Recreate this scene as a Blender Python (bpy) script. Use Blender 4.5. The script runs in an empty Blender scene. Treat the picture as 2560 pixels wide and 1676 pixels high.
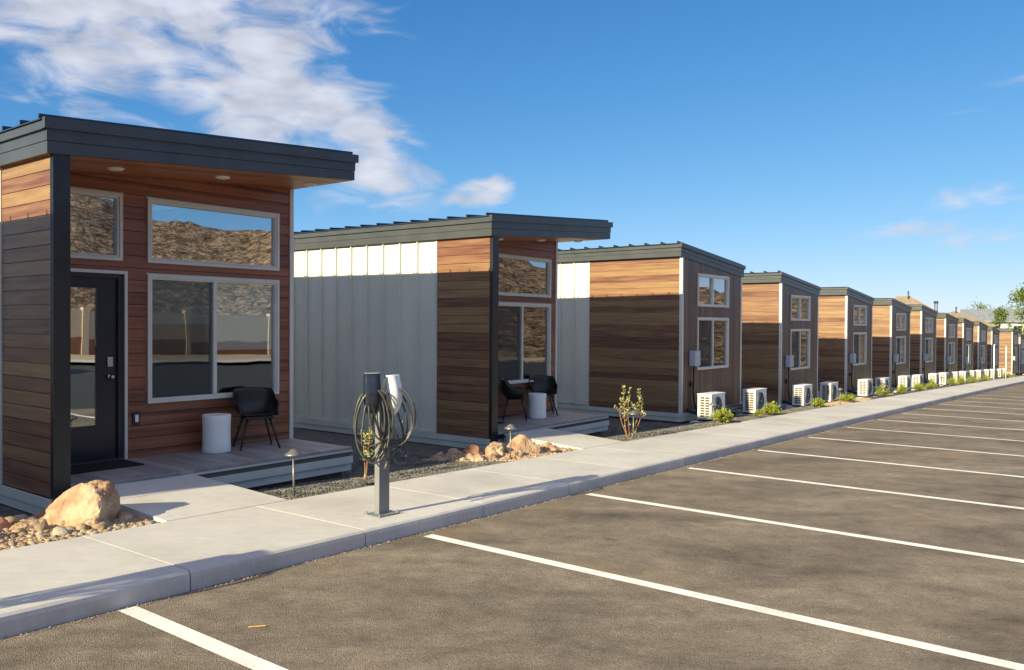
import bpy, bmesh, math, random
from mathutils import Vector, Matrix, noise
random.seed(7)
R = math.radians
scene = bpy.context.scene
col = scene.collection

# ------------------------------------------------------------------ site frame
# s runs along the row of cabins, t runs from the cabins out to the car park
TH = R(36.7)
AX = Vector((math.sin(TH), math.cos(TH), 0)); LAT = Vector((math.cos(TH), -math.sin(TH), 0))
C1 = Vector((-4.2538, 7.7129, 0))
def G(s):
    s = max(-40.0, min(s, 110.0))
    return -.0245 * s - .00006 * s * abs(s)
def S(s, t, z=0.0):
    p = C1 + AX * s + LAT * t
    return Vector((p.x, p.y, z + G(s)))

# ------------------------------------------------------------------ camera
cam = bpy.data.objects.new('camera', bpy.data.cameras.new('camera')); col.objects.link(cam)
cam.location = (0, 0, 1.83)
cam.rotation_euler = (Matrix.Rotation(math.pi / 2 - .0138, 3, 'X') @ Matrix.Rotation(.0062, 3, 'Z')).to_euler()
cam.data.sensor_width = 36; cam.data.lens = 36 * 2083.9 / 2560
cam.data.clip_start = .05; cam.data.clip_end = 3000
scene.camera = cam

# ------------------------------------------------------------------ light
SUN_EL = R(23.0)
sd = (AX * math.cos(.075) + LAT * math.sin(.075)) * math.cos(SUN_EL) + Vector((0, 0, -math.sin(SUN_EL)))
sun = bpy.data.objects.new('sun', bpy.data.lights.new('sun', 'SUN')); col.objects.link(sun)
sun.data.energy = 5.0; sun.data.angle = R(.5); sun.data.color = (1.0, .87, .52)
sun.rotation_euler = sd.to_track_quat('-Z', 'Y').to_euler()
SUN_AZ = math.atan2(-sd.x, -sd.y)
SKY_STRENGTH = .080
scene.view_settings.view_transform = 'Standard'
scene.view_settings.look = 'None'
scene.view_settings.exposure = .98
scene.view_settings.gamma = 1
scene.view_settings.use_curve_mapping = False

world = bpy.data.worlds.new('World'); scene.world = world; world.use_nodes = True
def build_world():
    nt = world.node_tree; N = nt.nodes; L = nt.links; N.clear()
    def n(t, **k):
        x = N.new(t)
        for a, b in k.items(): setattr(x, a, b)
        return x
    out = n('ShaderNodeOutputWorld'); bg = n('ShaderNodeBackground'); bg.inputs[1].default_value = SKY_STRENGTH
    sky = n('ShaderNodeTexSky', sky_type='NISHITA'); sky.sun_disc = False
    sky.sun_elevation = SUN_EL; sky.sun_rotation = SUN_AZ; sky.altitude = 2500; sky.air_density = .85; sky.dust_density = .05; sky.ozone_density = 2.0
    hs = n('ShaderNodeHueSaturation'); hs.inputs['Saturation'].default_value = 1.06; hs.inputs['Value'].default_value = 1.0
    tc = n('ShaderNodeTexCoord')
    sep = n('ShaderNodeSeparateXYZ'); L.new(tc.outputs['Generated'], sep.inputs[0])
    def m(op, a, b=None, c=None):
        x = n('ShaderNodeMath', operation=op)
        for i, v in enumerate((a, b, c)):
            if v is None: continue
            if isinstance(v, (int, float)): x.inputs[i].default_value = v
            else: L.new(v, x.inputs[i])
        return x.outputs[0]
    # grade of the clear sky: softer horizon, deeper blue above (the photograph's rendering of it)
    L.new(sky.outputs[0], hs.inputs['Color'])
    sc = n('ShaderNodeSeparateColor'); L.new(hs.outputs[0], sc.inputs[0])
    def ch(i, pw, k):
        c = sc.outputs[i]; c = m('DIVIDE', m('MULTIPLY', c, 1.81), m('MULTIPLY_ADD', c, .16, 1.0)); return m('MULTIPLY', m('POWER', c, pw), k)
    graded = n('ShaderNodeCombineColor')
    for i, (pw, k) in enumerate(((1.55, .255), (1.17, .57), (1.0, .95))): L.new(ch(i, pw, k), graded.inputs[i])
    # cloud layer: directions projected on a high flat layer
    az = m('ARCTAN2', sep.outputs[0], sep.outputs[1]); elv = m('ARCSINE', sep.outputs[2])
    cmb = n('ShaderNodeCombineXYZ'); L.new(m('MULTIPLY', az, 7.0), cmb.inputs[0]); L.new(m('MULTIPLY', elv, 13.0), cmb.inputs[1])
    mp = n('ShaderNodeMapping'); mp.inputs['Rotation'].default_value = (0, 0, R(-24)); mp.inputs['Scale'].default_value = (.95, 1.25, 1)
    L.new(cmb.outputs[0], mp.inputs[0])
    f1 = n('ShaderNodeTexNoise'); f1.inputs['Scale'].default_value = 1.55; f1.inputs['Detail'].default_value = 12; f1.inputs['Roughness'].default_value = .56; f1.inputs['Distortion'].default_value = .7
    L.new(mp.outputs[0], f1.inputs['Vector'])
    def bank(a0, e0, wa, we, tilt=0.0):
        # a soft-edged bank of cloud about a bearing and a height
        da = m('SUBTRACT', az, R(a0)); de = m('SUBTRACT', elv, R(e0))
        u = m('DIVIDE', m('ADD', m('MULTIPLY', da, math.cos(R(tilt))), m('MULTIPLY', de, math.sin(R(tilt)))), R(wa))
        v = m('DIVIDE', m('SUBTRACT', m('MULTIPLY', de, math.cos(R(tilt))), m('MULTIPLY', da, math.sin(R(tilt)))), R(we))
        return m('SUBTRACT', 1.0, m('SQRT', m('ADD', m('MULTIPLY', u, u), m('MULTIPLY', v, v))))
    cover = bank(-26, 20, 23, 10.5, -12)
    for bk in ((-14, 13.4, 12, 5.8, -24), (-10, 11.0, 9, 3.4, -30), (-19, 14.5, 12, 4.2, -16), (-2.5, 8.9, 4.5, 1.3, 12), (-52, 24, 22, 12, 0), (-125, 30, 60, 18, 0), (150, 30, 50, 18, 0)):  # last two banks, unseen behind the camera, are added to raise ambient fill
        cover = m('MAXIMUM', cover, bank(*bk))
    for bk in ((30, 8.0, 6, 1.3, 10), (31, 5.3, 4.5, 1.1, 6), (31, 14.2, 6, 1.4, 16), (25, 5.9, 6, .9, 10)):
        cover = m('MAXIMUM', cover, m('MULTIPLY', bank(*bk), .45))
    # unseen cloud added overhead to lift and neutralise the ambient light
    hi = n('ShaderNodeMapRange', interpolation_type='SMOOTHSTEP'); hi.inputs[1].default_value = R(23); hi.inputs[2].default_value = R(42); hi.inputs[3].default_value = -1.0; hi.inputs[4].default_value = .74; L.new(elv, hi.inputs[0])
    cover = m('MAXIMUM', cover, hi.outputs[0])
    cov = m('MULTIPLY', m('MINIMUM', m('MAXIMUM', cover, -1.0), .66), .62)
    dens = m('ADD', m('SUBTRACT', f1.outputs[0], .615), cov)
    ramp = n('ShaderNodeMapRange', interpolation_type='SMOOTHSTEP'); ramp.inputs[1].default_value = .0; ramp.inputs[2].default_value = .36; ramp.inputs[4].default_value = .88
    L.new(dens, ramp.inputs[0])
    f2 = n('ShaderNodeTexNoise'); f2.inputs['Scale'].default_value = 2.6; f2.inputs['Detail'].default_value = 6
    L.new(mp.outputs[0], f2.inputs['Vector'])
    cr = n('ShaderNodeMapRange'); cr.inputs[1].default_value = .3; cr.inputs[2].default_value = .7; cr.inputs[3].default_value = 3.7; cr.inputs[4].default_value = 5.5
    L.new(f2.outputs[0], cr.inputs[0])
    cc = n('ShaderNodeMix', data_type='RGBA', blend_type='MULTIPLY'); cc.inputs[0].default_value = 1
    cc.inputs[6].default_value = (.95, .97, 1.08, 1); L.new(cr.outputs[0], cc.inputs[7])
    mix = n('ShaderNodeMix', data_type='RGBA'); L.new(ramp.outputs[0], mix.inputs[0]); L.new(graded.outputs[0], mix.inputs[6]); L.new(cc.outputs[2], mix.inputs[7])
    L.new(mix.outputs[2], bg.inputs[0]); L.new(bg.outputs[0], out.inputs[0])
build_world()

# ------------------------------------------------------------------ materials
MATS = {}
def new_mat(name):
    m = bpy.data.materials.new(name); m.use_nodes = True; MATS[name] = m
    nt = m.node_tree; b = nt.nodes['Principled BSDF']
    return m, nt, nt.nodes, nt.links, b
def setp(b, col=None, rough=None, metal=None, spec=None):
    if col is not None: b.inputs['Base Color'].default_value = (*col, 1)
    if rough is not None: b.inputs['Roughness'].default_value = rough
    if metal is not None: b.inputs['Metallic'].default_value = metal
    if spec is not None: b.inputs['Specular IOR Level'].default_value = spec
def node(N, t, **k):
    x = N.new(t)
    for a, v in k.items(): setattr(x, a, v)
    return x
def ramp_node(N, stops):
    r = N.new('ShaderNodeValToRGB'); e = r.color_ramp.elements
    while len(e) < len(stops): e.new(.5)
    for el, (p, c) in zip(e, stops): el.position = p; el.color = (*c, 1)
    return r
def bump(N, L, b, h, strength=.3, dist=.01):
    x = N.new('ShaderNodeBump'); x.inputs['Strength'].default_value = strength; x.inputs['Distance'].default_value = dist
    L.new(h, x.inputs['Height']); L.new(x.outputs[0], b.inputs['Normal']); return x
def noise_mat(name, c1, c2, scale=6, rough=.6, detail=6, bs=.15, bd=.005, bscale=None, metal=0, spec=.5, scl=(1, 1, 1), lo=.3, hi=.7, objrand=0):
    m, nt, N, L, b = new_mat(name); setp(b, c1, rough, metal, spec)
    tc = N.new('ShaderNodeTexCoord'); mp = N.new('ShaderNodeMapping'); mp.inputs['Scale'].default_value = scl
    L.new(tc.outputs['Object'], mp.inputs[0])
    t = N.new('ShaderNodeTexNoise'); t.inputs['Scale'].default_value = scale; t.inputs['Detail'].default_value = detail
    L.new(mp.outputs[0], t.inputs['Vector'])
    r = ramp_node(N, [(lo, c1), (hi, c2)]); L.new(t.outputs[0], r.inputs[0])
    src = r.outputs[0]
    if objrand:
        oi = N.new('ShaderNodeObjectInfo'); mr = N.new('ShaderNodeMapRange'); mr.inputs[3].default_value = 1 - objrand; mr.inputs[4].default_value = 1 + objrand
        L.new(oi.outputs['Random'], mr.inputs[0])
        hv = N.new('ShaderNodeHueSaturation'); L.new(src, hv.inputs['Color']); L.new(mr.outputs[0], hv.inputs['Value']); src = hv.outputs[0]
    L.new(src, b.inputs['Base Color'])
    if bs:
        t2 = N.new('ShaderNodeTexNoise'); t2.inputs['Scale'].default_value = bscale or scale * 5; t2.inputs['Detail'].default_value = 5
        L.new(mp.outputs[0], t2.inputs['Vector']); bump(N, L, b, t2.outputs[0], bs, bd)
    return m
def wood_mat(name, axis, stops, pitch=.139, rough=.40, across='z', spec=.6):
    m, nt, N, L, b = new_mat(name); setp(b, stops[0][1], rough, 0, spec)
    tc = N.new('ShaderNodeTexCoord'); sep = N.new('ShaderNodeSeparateXYZ'); L.new(tc.outputs['Object'], sep.inputs[0])
    oi = N.new('ShaderNodeObjectInfo')
    d = N.new('ShaderNodeMath'); d.operation = 'DIVIDE'; d.inputs[1].default_value = pitch; L.new(sep.outputs['xyz'.index(across)], d.inputs[0])
    fl = N.new('ShaderNodeMath'); fl.operation = 'FLOOR'; L.new(d.outputs[0], fl.inputs[0])
    cb = N.new('ShaderNodeCombineXYZ'); L.new(fl.outputs[0], cb.inputs[0]); L.new(oi.outputs['Random'], cb.inputs[1])
    wn = N.new('ShaderNodeTexWhiteNoise'); wn.noise_dimensions = '2D'; L.new(cb.outputs[0], wn.inputs['Vector'])
    sc = {'x': (.55, 9, 9), 'y': (9, .55, 9), 'z': (9, 9, .55)}[axis]
    mp = N.new('ShaderNodeMapping'); mp.inputs['Scale'].default_value = sc; L.new(tc.outputs['Object'], mp.inputs[0])
    off = N.new('ShaderNodeVectorMath'); off.operation = 'MULTIPLY_ADD'; off.inputs[1].default_value = (40, 40, 40)
    L.new(wn.outputs['Color'], off.inputs[0]); L.new(mp.outputs[0], off.inputs[2])
    t = N.new('ShaderNodeTexNoise'); t.inputs['Scale'].default_value = 2.2; t.inputs['Detail'].default_value = 7; t.inputs['Roughness'].default_value = .6
    L.new(off.outputs[0], t.inputs['Vector'])
    mx = N.new('ShaderNodeMath'); mx.operation = 'MULTIPLY_ADD'; mx.inputs[1].default_value = .50; L.new(wn.outputs['Value'], mx.inputs[0])
    m2 = N.new('ShaderNodeMath'); m2.operation = 'MULTIPLY_ADD'; m2.inputs[1].default_value = 1.15; m2.inputs[2].default_value = -.33
    L.new(t.outputs[0], m2.inputs[0]); L.new(m2.outputs[0], mx.inputs[2])
    r = ramp_node(N, stops); L.new(mx.outputs[0], r.inputs[0]); L.new(r.outputs[0], b.inputs['Base Color'])
    t2 = N.new('ShaderNodeTexNoise'); t2.inputs['Scale'].default_value = 14; t2.inputs['Detail'].default_value = 4; L.new(off.outputs[0], t2.inputs['Vector'])
    bump(N, L, b, t2.outputs[0], .25, .003)
    return m
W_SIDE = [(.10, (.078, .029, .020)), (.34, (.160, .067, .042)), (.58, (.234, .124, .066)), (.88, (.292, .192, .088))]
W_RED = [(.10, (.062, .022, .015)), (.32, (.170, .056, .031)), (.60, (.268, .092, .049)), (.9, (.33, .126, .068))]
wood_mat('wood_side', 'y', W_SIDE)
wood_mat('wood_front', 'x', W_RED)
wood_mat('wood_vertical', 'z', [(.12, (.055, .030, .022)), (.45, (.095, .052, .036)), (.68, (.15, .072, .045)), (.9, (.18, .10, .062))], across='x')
wood_mat('wood_soffit', 'x', [(.1, (.14, .042, .016)), (.5, (.34, .105, .036)), (.9, (.44, .155, .058))], pitch=.12, across='y', rough=.45)
wood_mat('deck_wood', 'y', [(.1, (.18, .168, .176)), (.5, (.29, .272, .288)), (.9, (.37, .345, .362))], pitch=.14, across='x', rough=.55)
noise_mat('panel_metal', (.60, .605, .56), (.66, .66, .61), 1.2, .45, 4, .12, .010, 2.2, spec=.4, objrand=.03)
noise_mat('trim_grey', (.50, .52, .51), (.60, .61, .59), 2, .5, 5, .06, .002, spec=.4)
noise_mat('charcoal', (.052, .057, .066), (.070, .076, .086), 3, .33, 5, .05, .003, 8, spec=.5)
noise_mat('charcoal_dark', (.014, .015, .019), (.026, .027, .032), 3, .3, 5, .04, .002, spec=.5)
noise_mat('seam_navy', (.020, .032, .070), (.028, .042, .085), 3, .35, 3, 0)
noise_mat('frame_white', (.62, .60, .56), (.70, .68, .64), 4, .4, 4, .03, .001)
noise_mat('door_navy', (.012, .015, .030), (.018, .022, .040), 3, .28, 4, .04, .002, 10)
noise_mat('footing', (.15, .085, .055), (.25, .15, .10), 5, .85, 6, .5, .02)
noise_mat('skirt_brown', (.085, .075, .072), (.12, .105, .10), 6, .7, 5, .1, .003)
noise_mat('interior_dark', (.045, .045, .05), (.07, .07, .075), 2, .8, 2, 0)
noise_mat('shade_fabric', (.80, .90, .91), (.84, .93, .94), 3, .85, 3, .05, .002)
noise_mat('screen_mesh', (.07, .08, .09), (.09, .10, .11), 60, .7, 2, 0)
noise_mat('plastic_black', (.010, .010, .012), (.018, .018, .020), 5, .42, 4, .1, .002, 60)
noise_mat('plastic_white', (.84, .85, .86), (.88, .89, .90), 3, .4, 4, .03, .001)
noise_mat('ac_white', (.70, .71, .73), (.78, .79, .81), 4, .4, 4, .03, .001)
noise_mat('ac_coil', (.06, .035, .016), (.12, .065, .028), 30, .6, 4, .3, .004)
noise_mat('ac_dark', (.035, .04, .05), (.07, .08, .09), 14, .5, 3, .1, .002)
noise_mat('ac_fan', (.16, .18, .21), (.22, .24, .27), 9, .4, 3, .05, .002)
noise_mat('box_grey', (.40, .46, .53), (.48, .53, .60), 5, .4, 4, .04, .001)
noise_mat('charger_grey', (.19, .20, .22), (.24, .25, .27), 4, .4, 4, .04, .001, metal=.2)
noise_mat('charger_white', (.75, .76, .78), (.80, .81, .83), 4, .22, 2, 0)
noise_mat('charger_glass', (.015, .02, .035), (.02, .025, .045), 2, .08, 2, 0)
noise_mat('cable_black', (.045, .045, .046), (.085, .085, .086), 8, .36, 3, .05, .001)
noise_mat('steel', (.50, .50, .52), (.60, .60, .62), 5, .25, 3, .02, .001, metal=1)
noise_mat('lamp_bronze', (.16, .155, .16), (.24, .23, .235), 9, .4, 4, .05, .001, metal=.5)
noise_mat('mat_black', (.008, .008, .010), (.016, .016, .018), 60, .95, 3, .5, .005)
noise_mat('lens_white', (.75, .70, .60), (.80, .76, .68), 3, .35, 2, 0)
noise_mat('cobble', (.24, .15, .095), (.44, .34, .24), 5, .75, 6, .4, .01, 20, objrand=.35)
noise_mat('cobble_pink', (.30, .165, .115), (.47, .32, .24), 5, .8, 6, .4, .01, 20, objrand=.25)
noise_mat('cobble_grey', (.20, .17, .15), (.40, .36, .31), 5, .75, 6, .4, .01, 20, objrand=.3)
noise_mat('boulder_tan', (.29, .160, .098), (.47, .345, .24), 4.5, .88, 10, 1.0, .05, 16, lo=.36, hi=.60)
noise_mat('boulder_red', (.30, .12, .07), (.48, .26, .16), 4, .85, 8, .7, .02, 14)
noise_mat('gravel_black', (.05, .049, .051), (.125, .12, .12), 9, .9, 6, .8, .02, 70)
noise_mat('gravel_stone', (.060, .058, .060), (.185, .178, .175), 6, .9, 3, 0, objrand=0)
noise_mat('gravel_tan', (.34, .25, .17), (.52, .42, .30), 12, .9, 6, .8, .02, 60)
noise_mat('earth', (.13, .085, .055), (.22, .16, .10), .25, .95, 8, .5, .05)
noise_mat('leaf_lime', (.16, .20, .020), (.27, .30, .035), 9, .55, 3, 0)
noise_mat('leaf_sage', (.26, .29, .12), (.38, .40, .20), 9, .55, 3, 0)
noise_mat('leaf_tree', (.075, .115, .022), (.15, .20, .045), 1.2, .55, 4, 0)
noise_mat('stem_red', (.28, .13, .05), (.36, .19, .08), 9, .6, 3, 0)
noise_mat('bark', (.11, .085, .06), (.19, .15, .11), 8, .9, 6, .5, .02)
noise_mat('roof_tan', (.22, .165, .12), (.30, .23, .17), 3, .85, 5, .4, .02)
noise_mat('roof_grey', (.17, .19, .23), (.22, .24, .28), 2, .6, 4, .1, .01)
noise_mat('wall_pale', (.60, .62, .60), (.68, .69, .67), 1, .7, 4, .05, .01)
noise_mat('wall_tan', (.47, .38, .29), (.54, .45, .35), 1, .85, 5, .2, .01)
noise_mat('wall_brown', (.20, .085, .05), (.26, .12, .07), 2, .85, 5, .3, .02)
noise_mat('car_paint', (.018, .035, .085), (.02, .04, .09), 2, .2, 2, 0, metal=.3)
noise_mat('tyre', (.015, .015, .015), (.025, .025, .025), 9, .9, 3, .2, .003)
noise_mat('stick', (.55, .33, .06), (.62, .40, .09), 9, .7, 3, 0)
noise_mat('tag_red', (.55, .04, .05), (.60, .06, .06), 9, .6, 3, 0)

def mat_paint():
    m, nt, N, L, b = new_mat('paint_white'); setp(b, (.80, .79, .76), .7)
    tc = N.new('ShaderNodeTexCoord')
    t = N.new('ShaderNodeTexNoise'); t.inputs['Scale'].default_value = 190; t.inputs['Detail'].default_value = 3; L.new(tc.outputs['Object'], t.inputs['Vector'])
    t3 = N.new('ShaderNodeTexNoise'); t3.inputs['Scale'].default_value = 3; t3.inputs['Detail'].default_value = 4; L.new(tc.outputs['Object'], t3.inputs['Vector'])
    ad = N.new('ShaderNodeMath'); ad.operation = 'MULTIPLY_ADD'; ad.inputs[1].default_value = .35; L.new(t3.outputs[0], ad.inputs[0]); L.new(t.outputs[0], ad.inputs[2])
    r = ramp_node(N, [(.51, (.33, .29, .25)), (.60, (.76, .75, .74)), (.80, (.88, .88, .88))]); L.new(ad.outputs[0], r.inputs[0]); L.new(r.outputs[0], b.inputs['Base Color'])
    bump(N, L, b, t.outputs[0], .5, .004)
mat_paint()
def mat_concrete():
    m, nt, N, L, b = new_mat('concrete'); setp(b, (.52, .49, .45), .8, 0, .3)
    tc = N.new('ShaderNodeTexCoord'); oi = N.new('ShaderNodeObjectInfo')
    def nz(s, d, v=None):
        t = N.new('ShaderNodeTexNoise'); t.inputs['Scale'].default_value = s; t.inputs['Detail'].default_value = d; L.new(v or tc.outputs['Object'], t.inputs['Vector']); return t.outputs[0]
    a = nz(.9, 6); bb = nz(9, 6); c = nz(120, 2)
    r = ramp_node(N, [(.3, (.44, .422, .42)), (.5, (.52, .50, .505)), (.72, (.57, .55, .555))]); L.new(a, r.inputs[0])
    # faint broom streaks across the walk
    mp = N.new('ShaderNodeMapping'); mp.inputs['Rotation'].default_value = (0, 0, TH); mp.inputs['Scale'].default_value = (1.2, 14, 1); L.new(tc.outputs['Object'], mp.inputs[0])
    d = nz(3, 5, mp.outputs[0])
    def mul(x, v, lo, hi):
        mr = N.new('ShaderNodeMapRange'); mr.inputs[1].default_value = .3; mr.inputs[2].default_value = .7; mr.inputs[3].default_value = lo; mr.inputs[4].default_value = hi; L.new(v, mr.inputs[0])
        mm = N.new('ShaderNodeMix'); mm.data_type = 'RGBA'; mm.blend_type = 'MULTIPLY'; mm.inputs[0].default_value = 1; L.new(x, mm.inputs[6]); L.new(mr.outputs[0], mm.inputs[7]); return mm.outputs[2]
    x = mul(r.outputs[0], bb, .95, 1.04); x = mul(x, d, .95, 1.04); x = mul(x, c, .93, 1.04)
    # rust coloured and grey stains with shapes of their own
    st = nz(1.7, 5); sr = ramp_node(N, [(.63, (0, 0, 0)), (.74, (1, 1, 1))]); L.new(st, sr.inputs[0])
    sm = N.new('ShaderNodeMix'); sm.data_type = 'RGBA'; L.new(x, sm.inputs[6]); sm.inputs[7].default_value = (.44, .36, .28, 1)
    sf = N.new('ShaderNodeMath'); sf.operation = 'MULTIPLY'; sf.inputs[1].default_value = .5; L.new(sr.outputs[0], sf.inputs[0]); L.new(sf.outputs[0], sm.inputs[0])
    mr = N.new('ShaderNodeMapRange'); mr.inputs[3].default_value = .95; mr.inputs[4].default_value = 1.05; L.new(oi.outputs['Random'], mr.inputs[0])
    hv = N.new('ShaderNodeHueSaturation'); L.new(sm.outputs[2], hv.inputs['Color']); L.new(mr.outputs[0], hv.inputs['Value'])
    L.new(hv.outputs[0], b.inputs['Base Color'])
    ad = N.new('ShaderNodeMath'); ad.operation = 'ADD'; L.new(bb, ad.inputs[0]); L.new(c, ad.inputs[1])
    bump(N, L, b, ad.outputs[0], .22, .004)
mat_concrete()
def mat_asphalt():
    m, nt, N, L, b = new_mat('asphalt'); setp(b, (.1, .09, .08), .88, 0, .25)
    tc = N.new('ShaderNodeTexCoord')
    def nz(s, d, v=None, rg=.55, di=0):
        t = N.new('ShaderNodeTexNoise'); t.inputs['Scale'].default_value = s; t.inputs['Detail'].default_value = d; t.inputs['Roughness'].default_value = rg; t.inputs['Distortion'].default_value = di; L.new(v or tc.outputs['Object'], t.inputs['Vector']); return t.outputs[0]
    mp = N.new('ShaderNodeMapping'); mp.inputs['Rotation'].default_value = (0, 0, R(20)); mp.inputs['Scale'].default_value = (1, 1.9, 1); L.new(tc.outputs['Object'], mp.inputs[0])
    big = nz(.55, 8, mp.outputs[0], .66, .5)
    r = ramp_node(N, [(.30, (.105, .086, .073)), (.44, (.168, .138, .115)), (.56, (.218, .178, .147)), (.72, (.285, .234, .192))]); L.new(big, r.inputs[0])
    # grains of stone in the binder
    vo = N.new('ShaderNodeTexVoronoi'); vo.inputs['Scale'].default_value = 130; L.new(tc.outputs['Object'], vo.inputs['Vector'])
    g = N.new('ShaderNodeSeparateColor'); L.new(vo.outputs['Color'], g.inputs[0])
    mr = N.new('ShaderNodeMapRange'); mr.inputs[3].default_value = .74; mr.inputs[4].default_value = 1.27; L.new(g.outputs[0], mr.inputs[0])
    mm = N.new('ShaderNodeMix'); mm.data_type = 'RGBA'; mm.blend_type = 'MULTIPLY'; mm.inputs[0].default_value = 1; L.new(r.outputs[0], mm.inputs[6]); L.new(mr.outputs[0], mm.inputs[7])
    # mid-sized mottling and dark pits between the stones
    def mulv(x, v, lo, hi_, a=.3, c=.7):
        q = N.new('ShaderNodeMapRange'); q.inputs[1].default_value = a; q.inputs[2].default_value = c; q.inputs[3].default_value = lo; q.inputs[4].default_value = hi_; L.new(v, q.inputs[0])
        k = N.new('ShaderNodeMix'); k.data_type = 'RGBA'; k.blend_type = 'MULTIPLY'; k.inputs[0].default_value = 1; L.new(x, k.inputs[6]); L.new(q.outputs[0], k.inputs[7]); return k
    mm = mulv(mm.outputs[2], nz(4.5, 9, None, .72), .74, 1.24)
    mm = mulv(mm.outputs[2], nz(150, 3), .52, 1.08, .30, .48)
    # reddish dust
    dn = nz(.9, 6); dr = ramp_node(N, [(.56, (0, 0, 0)), (.75, (1, 1, 1))]); L.new(dn, dr.inputs[0])
    df = N.new('ShaderNodeMath'); df.operation = 'MULTIPLY'; df.inputs[1].default_value = .5; L.new(dr.outputs[0], df.inputs[0])
    dm = N.new('ShaderNodeMix'); dm.data_type = 'RGBA'; L.new(df.outputs[0], dm.inputs[0]); L.new(mm.outputs[2], dm.inputs[6]); dm.inputs[7].default_value = (.26, .18, .105, 1)
    # dark oil marks
    on = nz(.75, 4, mp.outputs[0], .5, .8); orr = ramp_node(N, [(.60, (0, 0, 0)), (.72, (1, 1, 1))]); L.new(on, orr.inputs[0])
    of = N.new('ShaderNodeMath'); of.operation = 'MULTIPLY'; of.inputs[1].default_value = .38; L.new(orr.outputs[0], of.inputs[0])
    om = N.new('ShaderNodeMix'); om.data_type = 'RGBA'; L.new(of.outputs[0], om.inputs[0]); L.new(dm.outputs[2], om.inputs[6]); om.inputs[7].default_value = (.095, .078, .058, 1)
    sp = N.new('ShaderNodeTexVoronoi'); sp.inputs['Scale'].default_value = .8; L.new(tc.outputs['Object'], sp.inputs['Vector'])
    sn = N.new('ShaderNodeMath'); sn.operation = 'MULTIPLY_ADD'; sn.inputs[1].default_value = .25; L.new(nz(9, 4), sn.inputs[0]); L.new(sp.outputs['Distance'], sn.inputs[2])
    spr = ramp_node(N, [(.19, (1, 1, 1)), (.25, (0, 0, 0))]); L.new(sn.outputs[0], spr.inputs[0])
    sf_ = N.new('ShaderNodeMath'); sf_.operation = 'MULTIPLY'; sf_.inputs[1].default_value = .45; L.new(spr.outputs[0], sf_.inputs[0])
    so = N.new('ShaderNodeMix'); so.data_type = 'RGBA'; L.new(sf_.outputs[0], so.inputs[0]); L.new(om.outputs[2], so.inputs[6]); so.inputs[7].default_value = (.06, .052, .045, 1)
    L.new(so.outputs[2], b.inputs['Base Color'])
    h = N.new('ShaderNodeMath'); h.operation = 'MULTIPLY_ADD'; h.inputs[1].default_value = .6; L.new(nz(60, 4), h.inputs[0]); L.new(vo.outputs['Distance'], h.inputs[2])
    bump(N, L, b, h.outputs[0], .55, .010)
mat_asphalt()
noise_mat('asphalt_dark', (.022, .023, .027), (.040, .041, .045), 1.5, .8, 8, .5, .01, 60)  # darker than the bays' asphalt, used for the lane beyond them
def mat_glass(name, refl):
    m, nt, N, L, b = new_mat(name); N.remove(b)
    tr = N.new('ShaderNodeBsdfTransparent'); tr.inputs[0].default_value = (.90, .97, .97, 1)
    gl = N.new('ShaderNodeBsdfGlossy'); gl.inputs['Roughness'].default_value = .0; gl.inputs[0].default_value = (.95, .96, 1, 1)
    lw = N.new('ShaderNodeFresnel'); lw.inputs[0].default_value = 1.5
    ad = N.new('ShaderNodeMath'); ad.operation = 'MULTIPLY_ADD'; ad.inputs[1].default_value = 1.0; ad.inputs[2].default_value = refl; ad.use_clamp = True
    mx = N.new('ShaderNodeMixShader'); L.new(lw.outputs[0], ad.inputs[0]); L.new(ad.outputs[0], mx.inputs[0]); L.new(tr.outputs[0], mx.inputs[1]); L.new(gl.outputs[0], mx.inputs[2])
    # gentle waviness of the pane
    tc = N.new('ShaderNodeTexCoord'); t = N.new('ShaderNodeTexNoise'); t.inputs['Scale'].default_value = 1.6; t.inputs['Detail'].default_value = 1; L.new(tc.outputs['Object'], t.inputs['Vector'])
    bp = N.new('ShaderNodeBump'); bp.inputs['Strength'].default_value = .06; bp.inputs['Distance'].default_value = .02; L.new(t.outputs[0], bp.inputs['Height']); L.new(bp.outputs[0], gl.inputs['Normal'])
    L.new(mx.outputs[0], N['Material Output'].inputs[0])
mat_glass('window_glass', .36)
mat_glass('slider_glass', .20)
def mat_screen():
    m, nt, N, L, b = new_mat('bug_screen'); setp(b, (.05, .06, .07), .7)
    tr = N.new('ShaderNodeBsdfTransparent'); mx = N.new('ShaderNodeMixShader'); mx.inputs[0].default_value = .25
    L.new(tr.outputs[0], mx.inputs[1]); L.new(b.outputs[0], mx.inputs[2]); L.new(mx.outputs[0], N['Material Output'].inputs[0])
mat_screen()
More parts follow.
